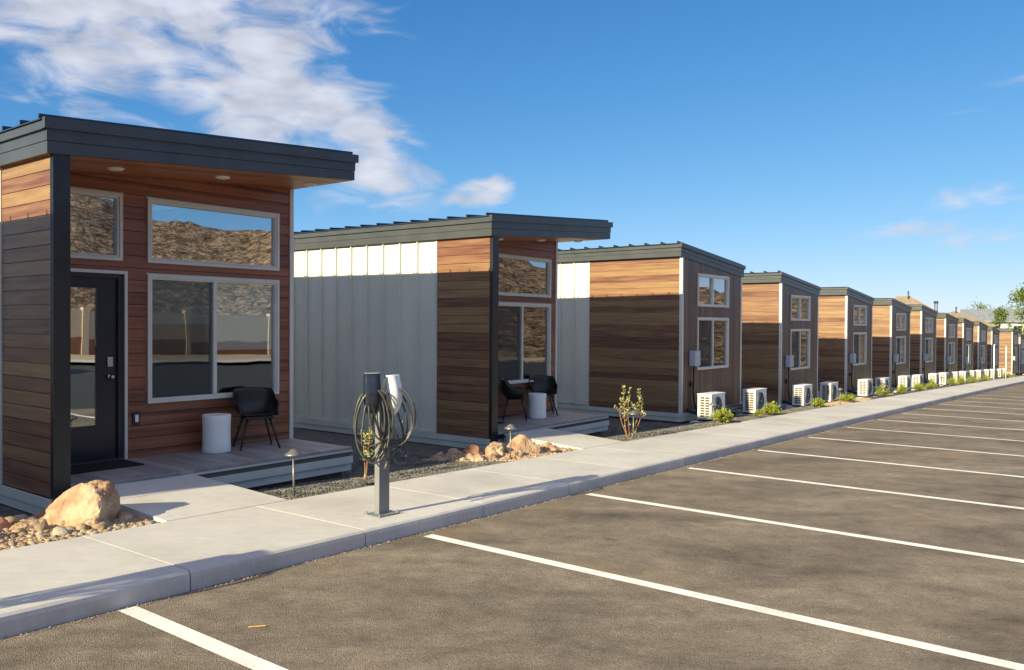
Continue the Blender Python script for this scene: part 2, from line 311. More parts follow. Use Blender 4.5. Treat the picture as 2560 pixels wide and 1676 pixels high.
def mat_hill():
    m, nt, N, L, b = new_mat('rock_hill'); setp(b, (.3, .22, .15), .95, 0, .1)
    tc = N.new('ShaderNodeTexCoord')
    t = N.new('ShaderNodeTexNoise'); t.inputs['Scale'].default_value = .75; t.inputs['Detail'].default_value = 12; t.inputs['Roughness'].default_value = .74; t.inputs['Distortion'].default_value = .2; L.new(tc.outputs['Object'], t.inputs['Vector'])
    v = N.new('ShaderNodeTexVoronoi'); v.inputs['Scale'].default_value = 1.1; v.feature = 'DISTANCE_TO_EDGE'; L.new(tc.outputs['Object'], v.inputs['Vector'])
    vr = N.new('ShaderNodeMapRange'); vr.inputs[2].default_value = .25; vr.inputs[3].default_value = -.07; vr.inputs[4].default_value = .03; L.new(v.outputs[0], vr.inputs[0])
    ad = N.new('ShaderNodeMath'); ad.operation = 'ADD'; L.new(t.outputs[0], ad.inputs[0]); L.new(vr.outputs[0], ad.inputs[1])
    r = ramp_node(N, [(.36, (.050, .037, .031)), (.46, (.165, .118, .092)), (.54, (.31, .222, .168)), (.64, (.49, .37, .29))]); L.new(ad.outputs[0], r.inputs[0])
    L.new(r.outputs[0], b.inputs['Base Color']); bump(N, L, b, ad.outputs[0], .8, 1.2)
mat_hill()

# ------------------------------------------------------------------ mesh helpers
class MB:
    def __init__(s): s.v = []; s.f = []; s.sm = []
    def add(s, vs, fs, smooth=False):
        k = len(s.v); s.v += [tuple(v) for v in vs]
        s.f += [tuple(i + k for i in f) for f in fs]; s.sm += [smooth] * len(fs)
        return s
    def box(s, x0, x1, y0, y1, z0, z1):
        return s.add([(x0, y0, z0), (x1, y0, z0), (x1, y1, z0), (x0, y1, z0), (x0, y0, z1), (x1, y0, z1), (x1, y1, z1), (x0, y1, z1)],
                     [(0, 3, 2, 1), (4, 5, 6, 7), (0, 1, 5, 4), (1, 2, 6, 5), (2, 3, 7, 6), (3, 0, 4, 7)])
    def bbox(s, x0, x1, y0, y1, z0, z1, r=.004):
        bm = bmesh.new(); bmesh.ops.create_cube(bm, size=1)
        for v in bm.verts: v.co = Vector(((x0 + x1) / 2 + v.co.x * (x1 - x0), (y0 + y1) / 2 + v.co.y * (y1 - y0), (z0 + z1) / 2 + v.co.z * (z1 - z0)))
        bmesh.ops.bevel(bm, geom=bm.edges[:], offset=r, segments=2, affect='EDGES', profile=.5)
        return s.bm(bm)
    def bm(s, bm, smooth=False):
        bm.verts.index_update()
        s.add([v.co[:] for v in bm.verts], [[v.index for v in f.verts] for f in bm.faces], smooth); bm.free(); return s
    def prism(s, poly, axis, a0, a1):
        # polygon of (h, z) pairs extruded along x or y
        n = len(poly)
        if axis == 'y': vs = [(h, a0, z) for h, z in poly] + [(h, a1, z) for h, z in poly]
        else: vs = [(a0, h, z) for h, z in poly] + [(a1, h, z) for h, z in poly]
        fs = [tuple(range(n)), tuple(range(2 * n - 1, n - 1, -1))] + [(i, i + n, (i + 1) % n + n, (i + 1) % n) for i in range(n)]
        return s.add(vs, fs)
    def tube(s, pts, r, n=8, cap=True, smooth=True):
        pts = [Vector(p) for p in pts]; rr = r if isinstance(r, (list, tuple)) else [r] * len(pts)
        k = len(s.v); up = Vector((0, 0, 1)); prev = None; vs = []
        for i, p in enumerate(pts):
            d = (pts[min(i + 1, len(pts) - 1)] - pts[max(i - 1, 0)]).normalized()
            if prev is None:
                a = d.cross(up if abs(d.z) < .9 else Vector((1, 0, 0))).normalized()
            else:
                a = (prev - d * prev.dot(d)).normalized()
            prev = a; b = d.cross(a)
            for j in range(n):
                q = 2 * math.pi * j / n; vs.append(p + (a * math.cos(q) + b * math.sin(q)) * rr[i])
        fs = [(i * n + j, i * n + (j + 1) % n, (i + 1) * n + (j + 1) % n, (i + 1) * n + j) for i in range(len(pts) - 1) for j in range(n)]
        if cap: fs += [tuple(range(n - 1, -1, -1)), tuple((len(pts) - 1) * n + j for j in range(n))]
        return s.add(vs, fs, smooth)
    def lathe(s, prof, n=32, c=(0, 0, 0), smooth=True):
        vs = []; fs = []
        for r, z in prof:
            for j in range(n):
                q = 2 * math.pi * j / n; vs.append((c[0] + r * math.cos(q), c[1] + r * math.sin(q), c[2] + z))
        for i in range(len(prof) - 1):
            for j in range(n): fs.append((i * n + j, i * n + (j + 1) % n, (i + 1) * n + (j + 1) % n, (i + 1) * n + j))
        if prof[0][0] > 1e-6: fs.append(tuple(range(n - 1, -1, -1)))
        if prof[-1][0] > 1e-6: fs.append(tuple((len(prof) - 1) * n + j for j in range(n)))
        return s.add(vs, fs, smooth)
    def mesh(s, name, mat):
        me = bpy.data.meshes.new(name); me.from_pydata(s.v, [], s.f)
        me.polygons.foreach_set('use_smooth', s.sm)
        bm = bmesh.new(); bm.from_mesh(me); bmesh.ops.recalc_face_normals(bm, faces=bm.faces); bm.to_mesh(me); bm.free()
        me.materials.append(MATS[mat]); me.update(); return me
    def build(s, name, mat, parent=None, kind=None, label=None):
        o = bpy.data.objects.new(name, s.mesh(name, mat)); col.objects.link(o)
        if parent: o.parent = parent
        if kind: o['kind'] = kind
        if label: o['label'] = label
        return o
def tag(o, label, cat, group=None):
    o['label'] = label; o['category'] = cat
    if group: o['group'] = group
    return o
def empty(name, loc=(0, 0, 0), rz=0):
    o = bpy.data.objects.new(name, None); col.objects.link(o); o.location = loc; o.rotation_euler = (0, 0, rz); o.empty_display_size = .2; return o
KIDS = {}
def kids(o):
    return [c for c in bpy.data.objects if c.parent == o]
def copy_tree(o, parent=None):
    c = o.copy(); col.objects.link(c); c.parent = parent
    for ch in kids(o): copy_tree(ch, c)
    return c
def clip(poly, a, b):
    # keep z <= a + b*h
    out = []
    for i in range(len(poly)):
        p, q = poly[i], poly[(i + 1) % len(poly)]
        fp, fq = a + b * p[0] - p[1], a + b * q[0] - q[1]
        if fp >= 0: out.append(p)
        if (fp >= 0) != (fq >= 0):
            t = fp / (fp - fq); out.append((p[0] + t * (q[0] - p[0]), p[1] + t * (q[1] - p[1])))
    return out
def minus_holes(x0, x1, z0, z1, holes):
    """rectangles covering x0..x1, z0..z1 without the holes, grouped into connected pieces"""
    zs = sorted({z0, z1} | {z for h in holes for z in (h[2], h[3]) if z0 < z < z1})
    groups = []
    for a, b in zip(zs, zs[1:]):
        xs = [(x0, x1)]
        for h in holes:
            if h[2] < b - 1e-6 and h[3] > a + 1e-6:
                nx = []
                for p, q in xs:
                    if h[1] <= p or h[0] >= q: nx.append((p, q)); continue
                    if h[0] > p: nx.append((p, h[0]))
                    if h[1] < q: nx.append((h[1], q))
                xs = nx
        for p, q in xs:
            r = (p, q, a, b); hit = [g for g in groups if any(abs(k[3] - a) < 1e-6 and k[0] < q and k[1] > p for k in g)]
            new = [r]
            for g in hit: new += g; groups.remove(g)
            groups.append(new)
    return groups
PITCH = .139

# ------------------------------------------------------------------ ground, car park, pavement
def sheet(name, mat, s0, s1, t0, t1, zf, ns=40, nt_=4, kind='structure'):
    mb = MB(); vs = []
    for i in range(ns + 1):
        s = s0 + (s1 - s0) * i / ns
        for j in range(nt_ + 1):
            t = t0 + (t1 - t0) * j / nt_; vs.append(S(s, t, zf(s, t)))
    fs = [(i * (nt_ + 1) + j, (i + 1) * (nt_ + 1) + j, (i + 1) * (nt_ + 1) + j + 1, i * (nt_ + 1) + j + 1) for i in range(ns) for j in range(nt_)]
    mb.add(vs, fs, True); return mb.build(name, mat, kind=kind)
def rise(t): return max(0, t - 10) * .014
big = MB()
rs = [0, 30, 60, 110, 200, 400, 900, 2500]; na = 48; vs = []
for r in rs:
    for j in range(na):
        a = 2 * math.pi * j / na; x, y = r * math.cos(a), r * math.sin(a)
        s = (Vector((x, y, 0)) - C1).dot(AX); vs.append((x, y, G(s) - .55))
big.add(vs, [(i * na + j, i * na + (j + 1) % na, (i + 1) * na + (j + 1) % na, (i + 1) * na + j) for i in range(len(rs) - 1) for j in range(na)], True)
big.build('ground', 'earth', kind='structure')
sheet('parking_lot', 'asphalt', -24, 110, 2.80, 8.6, lambda s, t: rise(t), 60, 6)
sheet('drive_lane', 'asphalt_dark', -24, 110, 8.601, 26, lambda s, t: rise(t), 60, 12)
# pavement slabs with integral kerb
T_BACK, T_FRONT, T_Z = 1.46, 2.94, .14
walk = empty('sidewalk'); walk['kind'] = 'structure'
def slab_mesh(s0, s1):
    mb = MB(); g = .005
    rows = []
    for i in range(3):
        s = s0 + g + (s1 - s0 - 2 * g) * i / 2
        prof = [(T_BACK, -.2), (T_BACK, T_Z - .012), (T_BACK + .012, T_Z), (2.1, T_Z + .001), (T_FRONT - .05, T_Z), (T_FRONT - .022, T_Z - .006), (T_FRONT - .006, T_Z - .022), (T_FRONT, T_Z - .05), (T_FRONT, -.2)]
        rows.append([S(s, t, z) for t, z in prof])
    n = len(rows[0]); vs = [p for r in rows for p in r]
    mb.add(vs, [(i * n + j, i * n + (j + 1) % n, (i + 1) * n + (j + 1) % n, (i + 1) * n + j) for i in range(2) for j in range(n)], False)
    mb.add(rows[0], [tuple(range(n))]); mb.add(rows[-1], [tuple(range(n - 1, -1, -1))])
    return mb
edges = [-6.8, -5.2, -3.62, -2.05, -.44, 1.16, 2.72, 4.27, 5.74]
while edges[-1] < 92: edges.append(edges[-1] + 1.57)
for a, b in zip(edges, edges[1:]): slab_mesh(a, b).build('slab', 'concrete', walk)
# thin grit line in the joints
jm = MB()
for a in edges[1:-1]:
    p = [S(a - .012, T_BACK + .01, T_Z - .012), S(a + .012, T_BACK + .01, T_Z - .012), S(a + .012, T_FRONT - .02, T_Z - .012), S(a - .012, T_FRONT - .02, T_Z - .012)]
    jm.add(p, [(0, 1, 2, 3)])
jm.build('joint_filler', 'concrete', walk)
# stripes
for i in range(14):
    s = -.90 + 2.69 * i; t0 = 2.975 if i == 0 else 3.06
    w = .06; mb = MB(); vs = []
    k = 8
    for j in range(k + 1):
        t = t0 + 5.5 * j / k; off = -.025 * (t - t0)
        vs += [S(s - w + off, t, .004), S(s + w + off, t, .004)]
    mb.add(vs, [(2 * j, 2 * j + 1, 2 * j + 3, 2 * j + 2) for j in range(k)])
    o = mb.build('parking_stripe', 'paint_white', kind='structure')
# gravel bed: sinks towards the cabins
def bedz(s, t):
    if t > 1.46: return .115
    k = min(1, max(0, (1.46 - t) / 1.25)); k = .12 * min(1, k * 3) + .88 * max(0, (k - .42) / .58) ** 1.3; z = .120 - .15 * k + .012 * noise.noise(Vector((s * 1.3, t * 1.3, 0))) * (k > .02)
    w = 0
    if s < .6: w = 1 if s < .4 else (.6 - s) / .2
    if 4.4 < s < 7.3: w = min(1, (s - 4.4) / .6, (7.3 - s) / .2)
    if w and t > -.1: z += w * .115 * k * min(1, (t + .1) / .4)
    return z
sheet('gravel_bed', 'gravel_black', -9, 92, -9, 1.462, bedz, 260, 30)

# ------------------------------------------------------------------ rocks
def rock_mesh(name, mat, sx, sy, sz, seed, sub=3, rough=.22, facet=.0):
    bm = bmesh.new(); bmesh.ops.create_icosphere(bm, subdivisions=sub, radius=1)
    o = Vector((seed * 7.3, seed * 3.1, seed * 1.7))
    planes = [(Vector((random.uniform(-1, 1), random.uniform(-1, 1), random.uniform(-.3, 1))).normalized(), random.uniform(.62, .9)) for _ in range(7)] if facet else []
    for v in bm.verts:
        d = v.co.normalized(); k = 1 + rough * noise.noise(d * 1.3 + o) * 1.6 + rough * .45 * noise.noise(d * 3.4 + o) + rough * .22 * noise.noise(d * 8 + o) + rough * .12 * noise.noise(d * 19 + o)
        p = d * k
        for n_, h in planes:
            e = p.dot(n_) - h
            if e > 0: p -= n_ * e * facet
        v.co = Vector((p.x * sx, p.y * sy, p.z * sz))
    mb = MB(); mb.bm(bm, True); return mb.mesh(name, mat)
def place_rock(name, me, s, t, z, rz, label, tilt=(0, 0), cat='boulder', group=None):
    o = bpy.data.objects.new(name, me); col.objects.link(o); o.location = S(s, t, z); o.rotation_euler = (tilt[0], tilt[1], rz)
    return tag(o, label, cat, group)
random.seed(21)
place_rock('boulder', rock_mesh('boulder', 'boulder_tan', .345, .28, .265, 5, 6, .24, .72), -.16, .90, .16, R(-20), 'big tan sandstone boulder beside the nearest concrete ramp', (R(8), R(-10)))
place_rock('boulder', rock_mesh('boulder', 'boulder_tan', .27, .25, .23, 11, 5, .24, .95), 6.0, 1.0, .16, R(60), 'large pale boulder in the rock pile beside the second ramp')
place_rock('rock', rock_mesh('rock', 'boulder_tan', .16, .15, .16, 14, 5, .24, .95), 5.47, .92, .17, R(20), 'pale rock behind the path lamp in the rock pile', cat='rock')
place_rock('rock', rock_mesh('rock', 'boulder_red', .13, .12, .11, 17, 5, .24, .95), 5.17, .78, .20, R(70), 'reddish brown rock at the corner of the second cabin', cat='rock')
place_rock('rock', rock_mesh('rock', 'boulder_red', .13, .12, .10, 19, 3, .2, .5), 4.72, .9, .03, R(10), 'dull purple rock at the left end of the rock pile', cat='rock')
place_rock('rock', rock_mesh('rock', 'boulder_red', .17, .14, .12, 23, 4, .2, .5), -.78, .62, .1, R(30), 'reddish rock at the left edge behind the pebbles', cat='rock')
place_rock('rock', rock_mesh('rock', 'boulder_tan', .17, .11, .10, 25, 4, .15, .5), -.55, .78, .1, R(50), 'pale flat rock just left of the big boulder', cat='rock')
for k, (s, t, z, r, mt, lab) in enumerate(((4.98, 1.02, .13, .10, 'boulder_tan', 'small pale rock at the left foot of the rock pile'), (5.22, 1.08, .13, .085, 'boulder_tan', 'yellowish rock left of the path lamp stem'), (5.62, 1.16, .13, .10, 'boulder_tan', 'pale broken rock right of the path lamp stem'),
        (5.72, .80, .20, .11, 'boulder_red', 'pinkish rock wedged behind the large pale boulder'), (6.42, .86, .15, .09, 'boulder_tan', 'flat rock right of the large pale boulder'), (6.62, 1.12, .14, .065, 'boulder_red', 'small orange rock near the second ramp edge'),
        (-.95, .95, .15, .11, 'boulder_tan', 'pale rock at the far left edge of the pebbles'), (.13, 1.06, .13, .07, 'boulder_tan', 'small pale rock at the right end of the pebbles'))):
    place_rock('rock', rock_mesh('rock', mt, r, r * .85, r * .8, 60 + k, 4, .26, .95), s, t, z, k * 1.3, lab, cat='rock')
# cobbles: parts of two pebble beds
def cobble_bed(name, spots, label, facet=.3, mats=('cobble', 'cobble', 'cobble_grey', 'cobble', 'cobble_grey', 'cobble')):
    bed = empty(name); bed['kind'] = 'structure'; bed['label'] = label
    vars_ = [rock_mesh('cobble', m, 1, random.uniform(.6, .9), random.uniform(.4, .62) + facet * .2, 40 + i, 2, .2, facet) for i, m in enumerate(mats)]
    for s, t, z, r in spots:
        o = bpy.data.objects.new('cobble', random.choice(vars_)); col.objects.link(o); o.parent = bed
        o.location = S(s, t, z); k = r * random.uniform(.85, 1.15); o.scale = (k, k, k); o.rotation_euler = (random.uniform(-.4, .4), random.uniform(-.4, .4), random.uniform(0, 6.3))
def scatter(n, fn, rmin, rmax, s0, s1, t0, t1, tries=20000):
    pts = []
    for _ in range(tries):
        if len(pts) >= n: break
        s, t = random.uniform(s0, s1), random.uniform(t0, t1)
        k = fn(s, t)
        if k <= 0: continue
        r = rmin + (rmax - rmin) * random.random() ** 1.7
        if t > 1.25 and r > .04: r = random.uniform(rmin, .036)
        if t + r * .8 > 1.46: continue
        if all((s - a) ** 2 + (t - b) ** 2 > ((r + q) * .78) ** 2 for a, b, _, q in pts): pts.append((s, t, bedz(s, t) + r * .25, r))
    return pts
def ramp_left(t, s0): return s0 + .19 + .08 * (t - .1) / 1.36
def in1(s, t): return 1 if s < ramp_left(t, 0) - .05 and t > .12 else 0
def in2(s, t):
    if s > 6.68 + ramp_left(t, 0) - .05: return 0
    return 1 if s > 4.75 + max(0, (t - .85)) * .9 and t > .15 else 0
cobble_bed('pebble_bed', scatter(298, in1, .026, .105, -1.7, .35, .35, 1.45), 'tan river pebbles round the big boulder')
cobble_bed('pebble_bed', scatter(295, in2, .024, .115, 4.7, 7.0, .25, 1.45), 'broken pinkish tan stones in the pile beside the second ramp', .95, ('cobble', 'cobble', 'cobble_pink', 'cobble', 'cobble_pink', 'cobble'))
# earthy base under the pebbles
sheet('pebble_base', 'gravel_tan', 4.75, 7.0, .2, 1.46, lambda s, t: bedz(s, t) + (.012 if in2(s, t) else -.03), 44, 28)
sheet('pebble_base', 'gravel_tan', -2.4, .24, .05, 1.46, lambda s, t: bedz(s, t) + .006, 30, 14)
def small_stones(name, mat, n, fn, s0, s1, t0, t1, r0, r1, label):
    bm0 = bmesh.new(); bmesh.ops.create_icosphere(bm0, subdivisions=1, radius=1)
    base = [v.co.copy() for v in bm0.verts]; bm0.verts.index_update(); fs = [[v.index for v in f.verts] for f in bm0.faces]; bm0.free()
    # an octahedron-like stone is enough at this size
    base = [Vector(v) for v in ((1, 0, 0), (-1, 0, 0), (0, 1, 0), (0, -1, 0), (0, 0, 1), (0, 0, -1))]
    fs = [(0, 2, 4), (2, 1, 4), (1, 3, 4), (3, 0, 4), (2, 0, 5), (1, 2, 5), (3, 1, 5), (0, 3, 5)]
    V = []; F = []
    for _ in range(n):
        s, t = random.uniform(s0, s1), random.uniform(t0, t1)
        if not fn(s, t): continue
        r = random.uniform(r0, r1); m = Matrix.Rotation(random.uniform(0, 6.3), 3, Vector((random.random(), random.random(), random.random() + .1)).normalized())
        c = S(s, t, bedz(s, t) + r * .35); k = len(V)
        q = (random.uniform(.7, 1.2), random.uniform(.6, 1), random.uniform(.55, .9))
        for v in base: V.append(tuple(c + m @ Vector((v.x * q[0], v.y * q[1], v.z * q[2])) * r))
        F += [tuple(i + k for i in f) for f in fs]
    mb = MB(); mb.v = V; mb.f = F; mb.sm = [False] * len(F)
    me = bpy.data.meshes.new(name); me.from_pydata(V, [], F); me.materials.append(MATS[mat])
    o = bpy.data.objects.new(name, me); col.objects.link(o); o['kind'] = 'stuff'; tag(o, label, 'gravel'); return o
def ramp_right(t, s0): return s0 + 1.38 + .16 * (t - .1) / 1.36
def g1(s, t): return s > ramp_right(t, 0) and not in2(s, t) and not (s < 3.6 and t < .08)
def g2(s, t): return s > ramp_right(t, 6.68) and not (s < 10.3 and t < .08)
small_stones('lava_gravel', 'gravel_stone', 26000, g1, 1.3, 5.6, -1.3, 1.45, .009, .019, 'loose black lava gravel between the first two cabins')
small_stones('lava_gravel', 'gravel_stone', 26000, g2, 8.0, 20, -.6, 1.45, .011, .022, 'loose black lava gravel in front of the third cabin')
small_stones('fine_pebbles', 'cobble', 9000, lambda s, t: in1(s, t), -2.3, .35, .1, 1.45, .008, .02, 'fine tan gravel between the pebbles by the big boulder')
small_stones('fine_pebbles', 'cobble', 6000, lambda s, t: in2(s, t), 4.7, 7.0, .1, 1.45, .008, .022, 'fine tan gravel between the pebbles of the second pile')
small_stones('fine_pebbles', 'cobble', 5000, lambda s, t: abs((s - 22.3) / 2.6) ** 2 + abs((t - 1.1) / .42) ** 2 < 1, 19, 26, .4, 1.45, .012, .035, 'patch of pale tan stones before the fourth cabin')

def kerb_grit():
    V = []; F = []; rnd = random.Random(4)
    for _ in range(2600):
        s = rnd.uniform(-2.2, 18); t_ = T_FRONT + .004 + abs(rnd.gauss(0, .028)); r = rnd.uniform(.002, .008) * (1.6 if rnd.random() < .06 else 1); c = S(s, t_, r * .4); k = len(V)
        for v in ((1, 0, 0), (-1, 0, 0), (0, 1, 0), (0, -1, 0), (0, 0, .8), (0, 0, -.8)): V.append(tuple(c + Vector(v) * r * rnd.uniform(.7, 1.2)))
        F += [tuple(i + k for i in f) for f in ((0, 2, 4), (2, 1, 4), (1, 3, 4), (3, 0, 4), (2, 0, 5), (1, 2, 5), (3, 1, 5), (0, 3, 5))]
    me = bpy.data.meshes.new('kerb_grit'); me.from_pydata(V, [], F); me.materials.append(MATS['cobble_grey']); o = bpy.data.objects.new('kerb_grit', me); col.objects.link(o); o['kind'] = 'stuff'; tag(o, 'loose grit and sand along the foot of the kerb', 'grit')
kerb_grit()

# ------------------------------------------------------------------ ramps from pavement to deck
def ramp(s0, z_deck, off_t, label):
    mb = MB(); tl = [.10 + off_t, .62, T_BACK - .006]
    def zz(t): k = (t - tl[0]) / (tl[2] - tl[0]); return (z_deck - G(s0 + .8)) * (1 - k) + (T_Z) * k
    for a, b in ((tl[0], tl[1] - .005), (tl[1] + .005, tl[2])):
        c = []
        for t in (a, b):
            for sd_ in (ramp_left(t, s0), ramp_right(t, s0)):
                c.append(S(sd_, t, zz(t)))
        low = [Vector((p.x, p.y, p.z - .3)) for p in c]
        mb = MB(); mb.add(c + low, [(0, 1, 3, 2), (4, 6, 7, 5), (0, 4, 5, 1), (2, 3, 7, 6), (0, 2, 6, 4), (1, 5, 7, 3)])
        mb.build('slab', 'concrete', rp)
for s0, zd, lab in ((0, .235, 0), (6.68, .072, -.02)):
    rp = empty('walkway_ramp'); rp['kind'] = 'structure'; ramp(s0, zd, lab, '')

# ------------------------------------------------------------------ windows
def window(parent, x0, x1, z0, z1, y, fw=.034, mull=None, shade=None, screen=None, name='window'):
    """glazed window in a wall facing -y whose siding face is at y"""
    f = MB(); yo, yi = y - .028, y + .06
    f.box(x0, x0 + fw, yo, yi, z0, z1); f.box(x1 - fw, x1, yo, yi, z0, z1)
    f.box(x0 + fw, x1 - fw, yo, yi, z0, z0 + fw); f.box(x0 + fw, x1 - fw, yo, yi, z1 - fw, z1)
    # thin outer lip
    f.box(x0 - .012, x1 + .012, y - .012, y + .0, z1, z1 + .014)
    w = f.build(name, 'frame_white', parent)
    ins = fw * .45; g = MB()
    # inner sash ring, set back
    xa, xb, za, zb = x0 + fw, x1 - fw, z0 + fw, z1 - fw
    s = .024; g.box(xa, xa + s, y - .012, y + .05, za, zb); g.box(xb - s, xb, y - .012, y + .05, za, zb)
    g.box(xa + s, xb - s, y - .012, y + .05, za, za + s); g.box(xa + s, xb - s, y - .012, y + .05, zb - s, zb)
    g.build('sash', 'frame_white', w)
    if mull:
        MB().box(mull - .024, mull + .024, y - .02, y + .052, za + s, zb - s).build('mullion', 'frame_white', w)
        spans = [(xa + s, mull - .024), (mull + .024, xb - s)]
    else: spans = [(xa + s, xb - s)]
    for i, (a, b) in enumerate(spans):
        MB().box(a, b, y + .030, y + .036, za + s, zb - s).build('pane', 'slider_glass' if mull and z0 < 2 else 'window_glass', w)
        if screen == i: MB().box(a, b, y + .004, y + .006, za + s, zb - s).build('insect_screen', 'bug_screen', w)
        if shade and shade[i] is not None: MB().box(a - .03, b + .03, y + .065, y + .069, shade[i], zb).build('roller_shade', 'shade_fabric', w)
    return w

# ------------------------------------------------------------------ cabin with a porch
def wall_planks(part, axis, fixed, h0, h1, z0, z1, holes, mat, slope=None, gap=.007, thick=.018, name='plank', join=False):
    """horizontal boards; axis 'x': board along x on a face at y=fixed facing -y, axis 'y': along y on a face at x=fixed facing -x"""
    z = z0; allm = MB(); k = 0
    while z < z1 - .01:
        zt = min(z + PITCH, z1 + .0)
        for g in minus_holes(h0, h1, z + gap / 2, zt - gap / 2, holes):
            mb = MB()
            for a, b, c, d in g:
                poly = [(a, c), (b, c), (b, d), (a, d)]
                if slope: poly = clip(poly, *slope)
                if len(poly) < 3: continue
                mb.prism(poly, 'y' if axis == 'x' else 'x', fixed, fixed + thick)
            if mb.v:
                if join: allm.v, allm.f, allm.sm = join_mb(allm, mb)
                else: mb.build(name, mat, part)
        z += PITCH; k += 1
    if join: return allm
def join_mb(a, b):
    k = len(a.v); return a.v + b.v, a.f + [tuple(i + k for i in f) for f in b.f], a.sm + b.sm
def metal_panels(parent_part, x_face, y0, y1, z0, z1, pitch=.405):
    y = y0; i = 0
    while y < y1 - .05:
        ye = min(y + pitch, y1)
        mb = MB(); mb.box(x_face, x_face + .012, y, ye - .002, z0, z1)
        mb.box(x_face - .036, x_face, ye - .024, ye - .004, z0 + .005, z1)        # standing rib
        mb.build('metal_panel', 'panel_metal', parent_part); y = ye; i += 1
def fascia(part, poly_fn, label=None): pass
def base_trim(root, x0, x1, y0, y1, porch):
    # two stepped boards round the foot, then the recessed footing
    for k, (za, zb, o) in enumerate(((-.094, -.002, .014), (-.19, -.1, .002))):
        MB().box(x0 - o - .02, x0 - o, y0, y1, za, zb).build('base_board', 'trim_grey', root)
        MB().box(x0 - o, x1 + o, (y0 - .02 if not porch else y0), (y0 if not porch else y0 + .02), za, zb).build('base_board', 'trim_grey', root)
    MB().box(x0 + .06, x1 - .06, y0 + .08, y1 - .06, -.7, -.185).build('footing', 'footing', root)

def roof(root, W0, W1, Y0, Y1, zl, zr, fh, soffit_y=None, n_seam_pitch=.405, seam=True):
    """mono-pitch roof: zl, zr are the fascia undersides at x = W0, W1"""
    sl = (zr - zl) / (W1 - W0)
    def z(x): return zl + sl * (x - W0)
    r = MB(); r.prism([(W0 + .03, z(W0 + .03) + .012), (W1 - .03, z(W1 - .03) + .012), (W1 - .03, z(W1 - .03) + fh - .03), (W0 + .03, z(W0 + .03) + fh - .03)], 'y', Y0 + .03, Y1 - .03)
    rf = r.build('roof', 'charcoal', root)
    h = [(0, fh * .345, .0), (fh * .36, fh * .70, .006)]
    hd = (fh * .69, fh + .0)
    # front fascia boards and drip edge
    for a, b, o in h:
        MB().prism([(W0 - o, z(W0) + a), (W1 + o, z(W1) + a), (W1 + o, z(W1) + b), (W0 - o, z(W0) + b)], 'y', Y0 - o, Y0 + .025).build('fascia_board', 'charcoal', rf)
        for xx, zz, sgn in ((W0, zl, -1), (W1, zr, 1)):
            x_out = xx + sgn * (o + .001); x_in = xx - sgn * .024
            MB().box(min(x_out, x_in), max(x_out, x_in), Y0 + .026, Y1, zz + a, zz + b).build('fascia_board', 'charcoal', rf)
        MB().prism([(W0 - o, z(W0) + a), (W1 + o, z(W1) + a), (W1 + o, z(W1) + b), (W0 - o, z(W0) + b)], 'y', Y1 - .025, Y1 + o).build('fascia_board', 'charcoal', rf)
    o = .035
    MB().prism([(W0 - o, z(W0) + hd[0]), (W1 + o, z(W1) + hd[0]), (W1 + o, z(W1) + hd[1]), (W0 - o, z(W0) + hd[1])], 'y', Y0 - o, Y0 + .02).build('drip_edge', 'charcoal', rf)
    for xx, zz, sgn in ((W0, zl, -1), (W1, zr, 1)):
        a, b = sorted((xx + sgn * o, xx - sgn * .02)); MB().box(a, b, Y0 + .021, Y1 + o, zz + hd[0] - .004, zz + hd[1] - .03).build('drip_edge', 'charcoal', rf)
    # metal sheets and their standing seams
    sh = MB(); t0 = fh - .018
    sh.prism([(W0 - .05, z(W0 - .05) + t0), (W1 + .03, z(W1 + .03) + t0), (W1 + .03, z(W1 + .03) + t0 + .012), (W0 - .05, z(W0 - .05) + t0 + .012)], 'y', Y0 + .022, Y1 - .01); sh.build('roof_sheet', 'seam_navy', rf)
    if seam:
        y = Y0 + .06
        while y < Y1:
            mb = MB(); mb.prism([(W0 - .045, z(W0 - .045) + t0 + .010), (W1 + .02, z(W1 + .02) + t0 + .010), (W1 + .02, z(W1 + .02) + t0 + .065), (W0 - .045, z(W0 - .045) + t0 + .06)], 'y', y, y + .022)
            mb.build('seam', 'seam_navy', rf); y += n_seam_pitch
    return rf, z

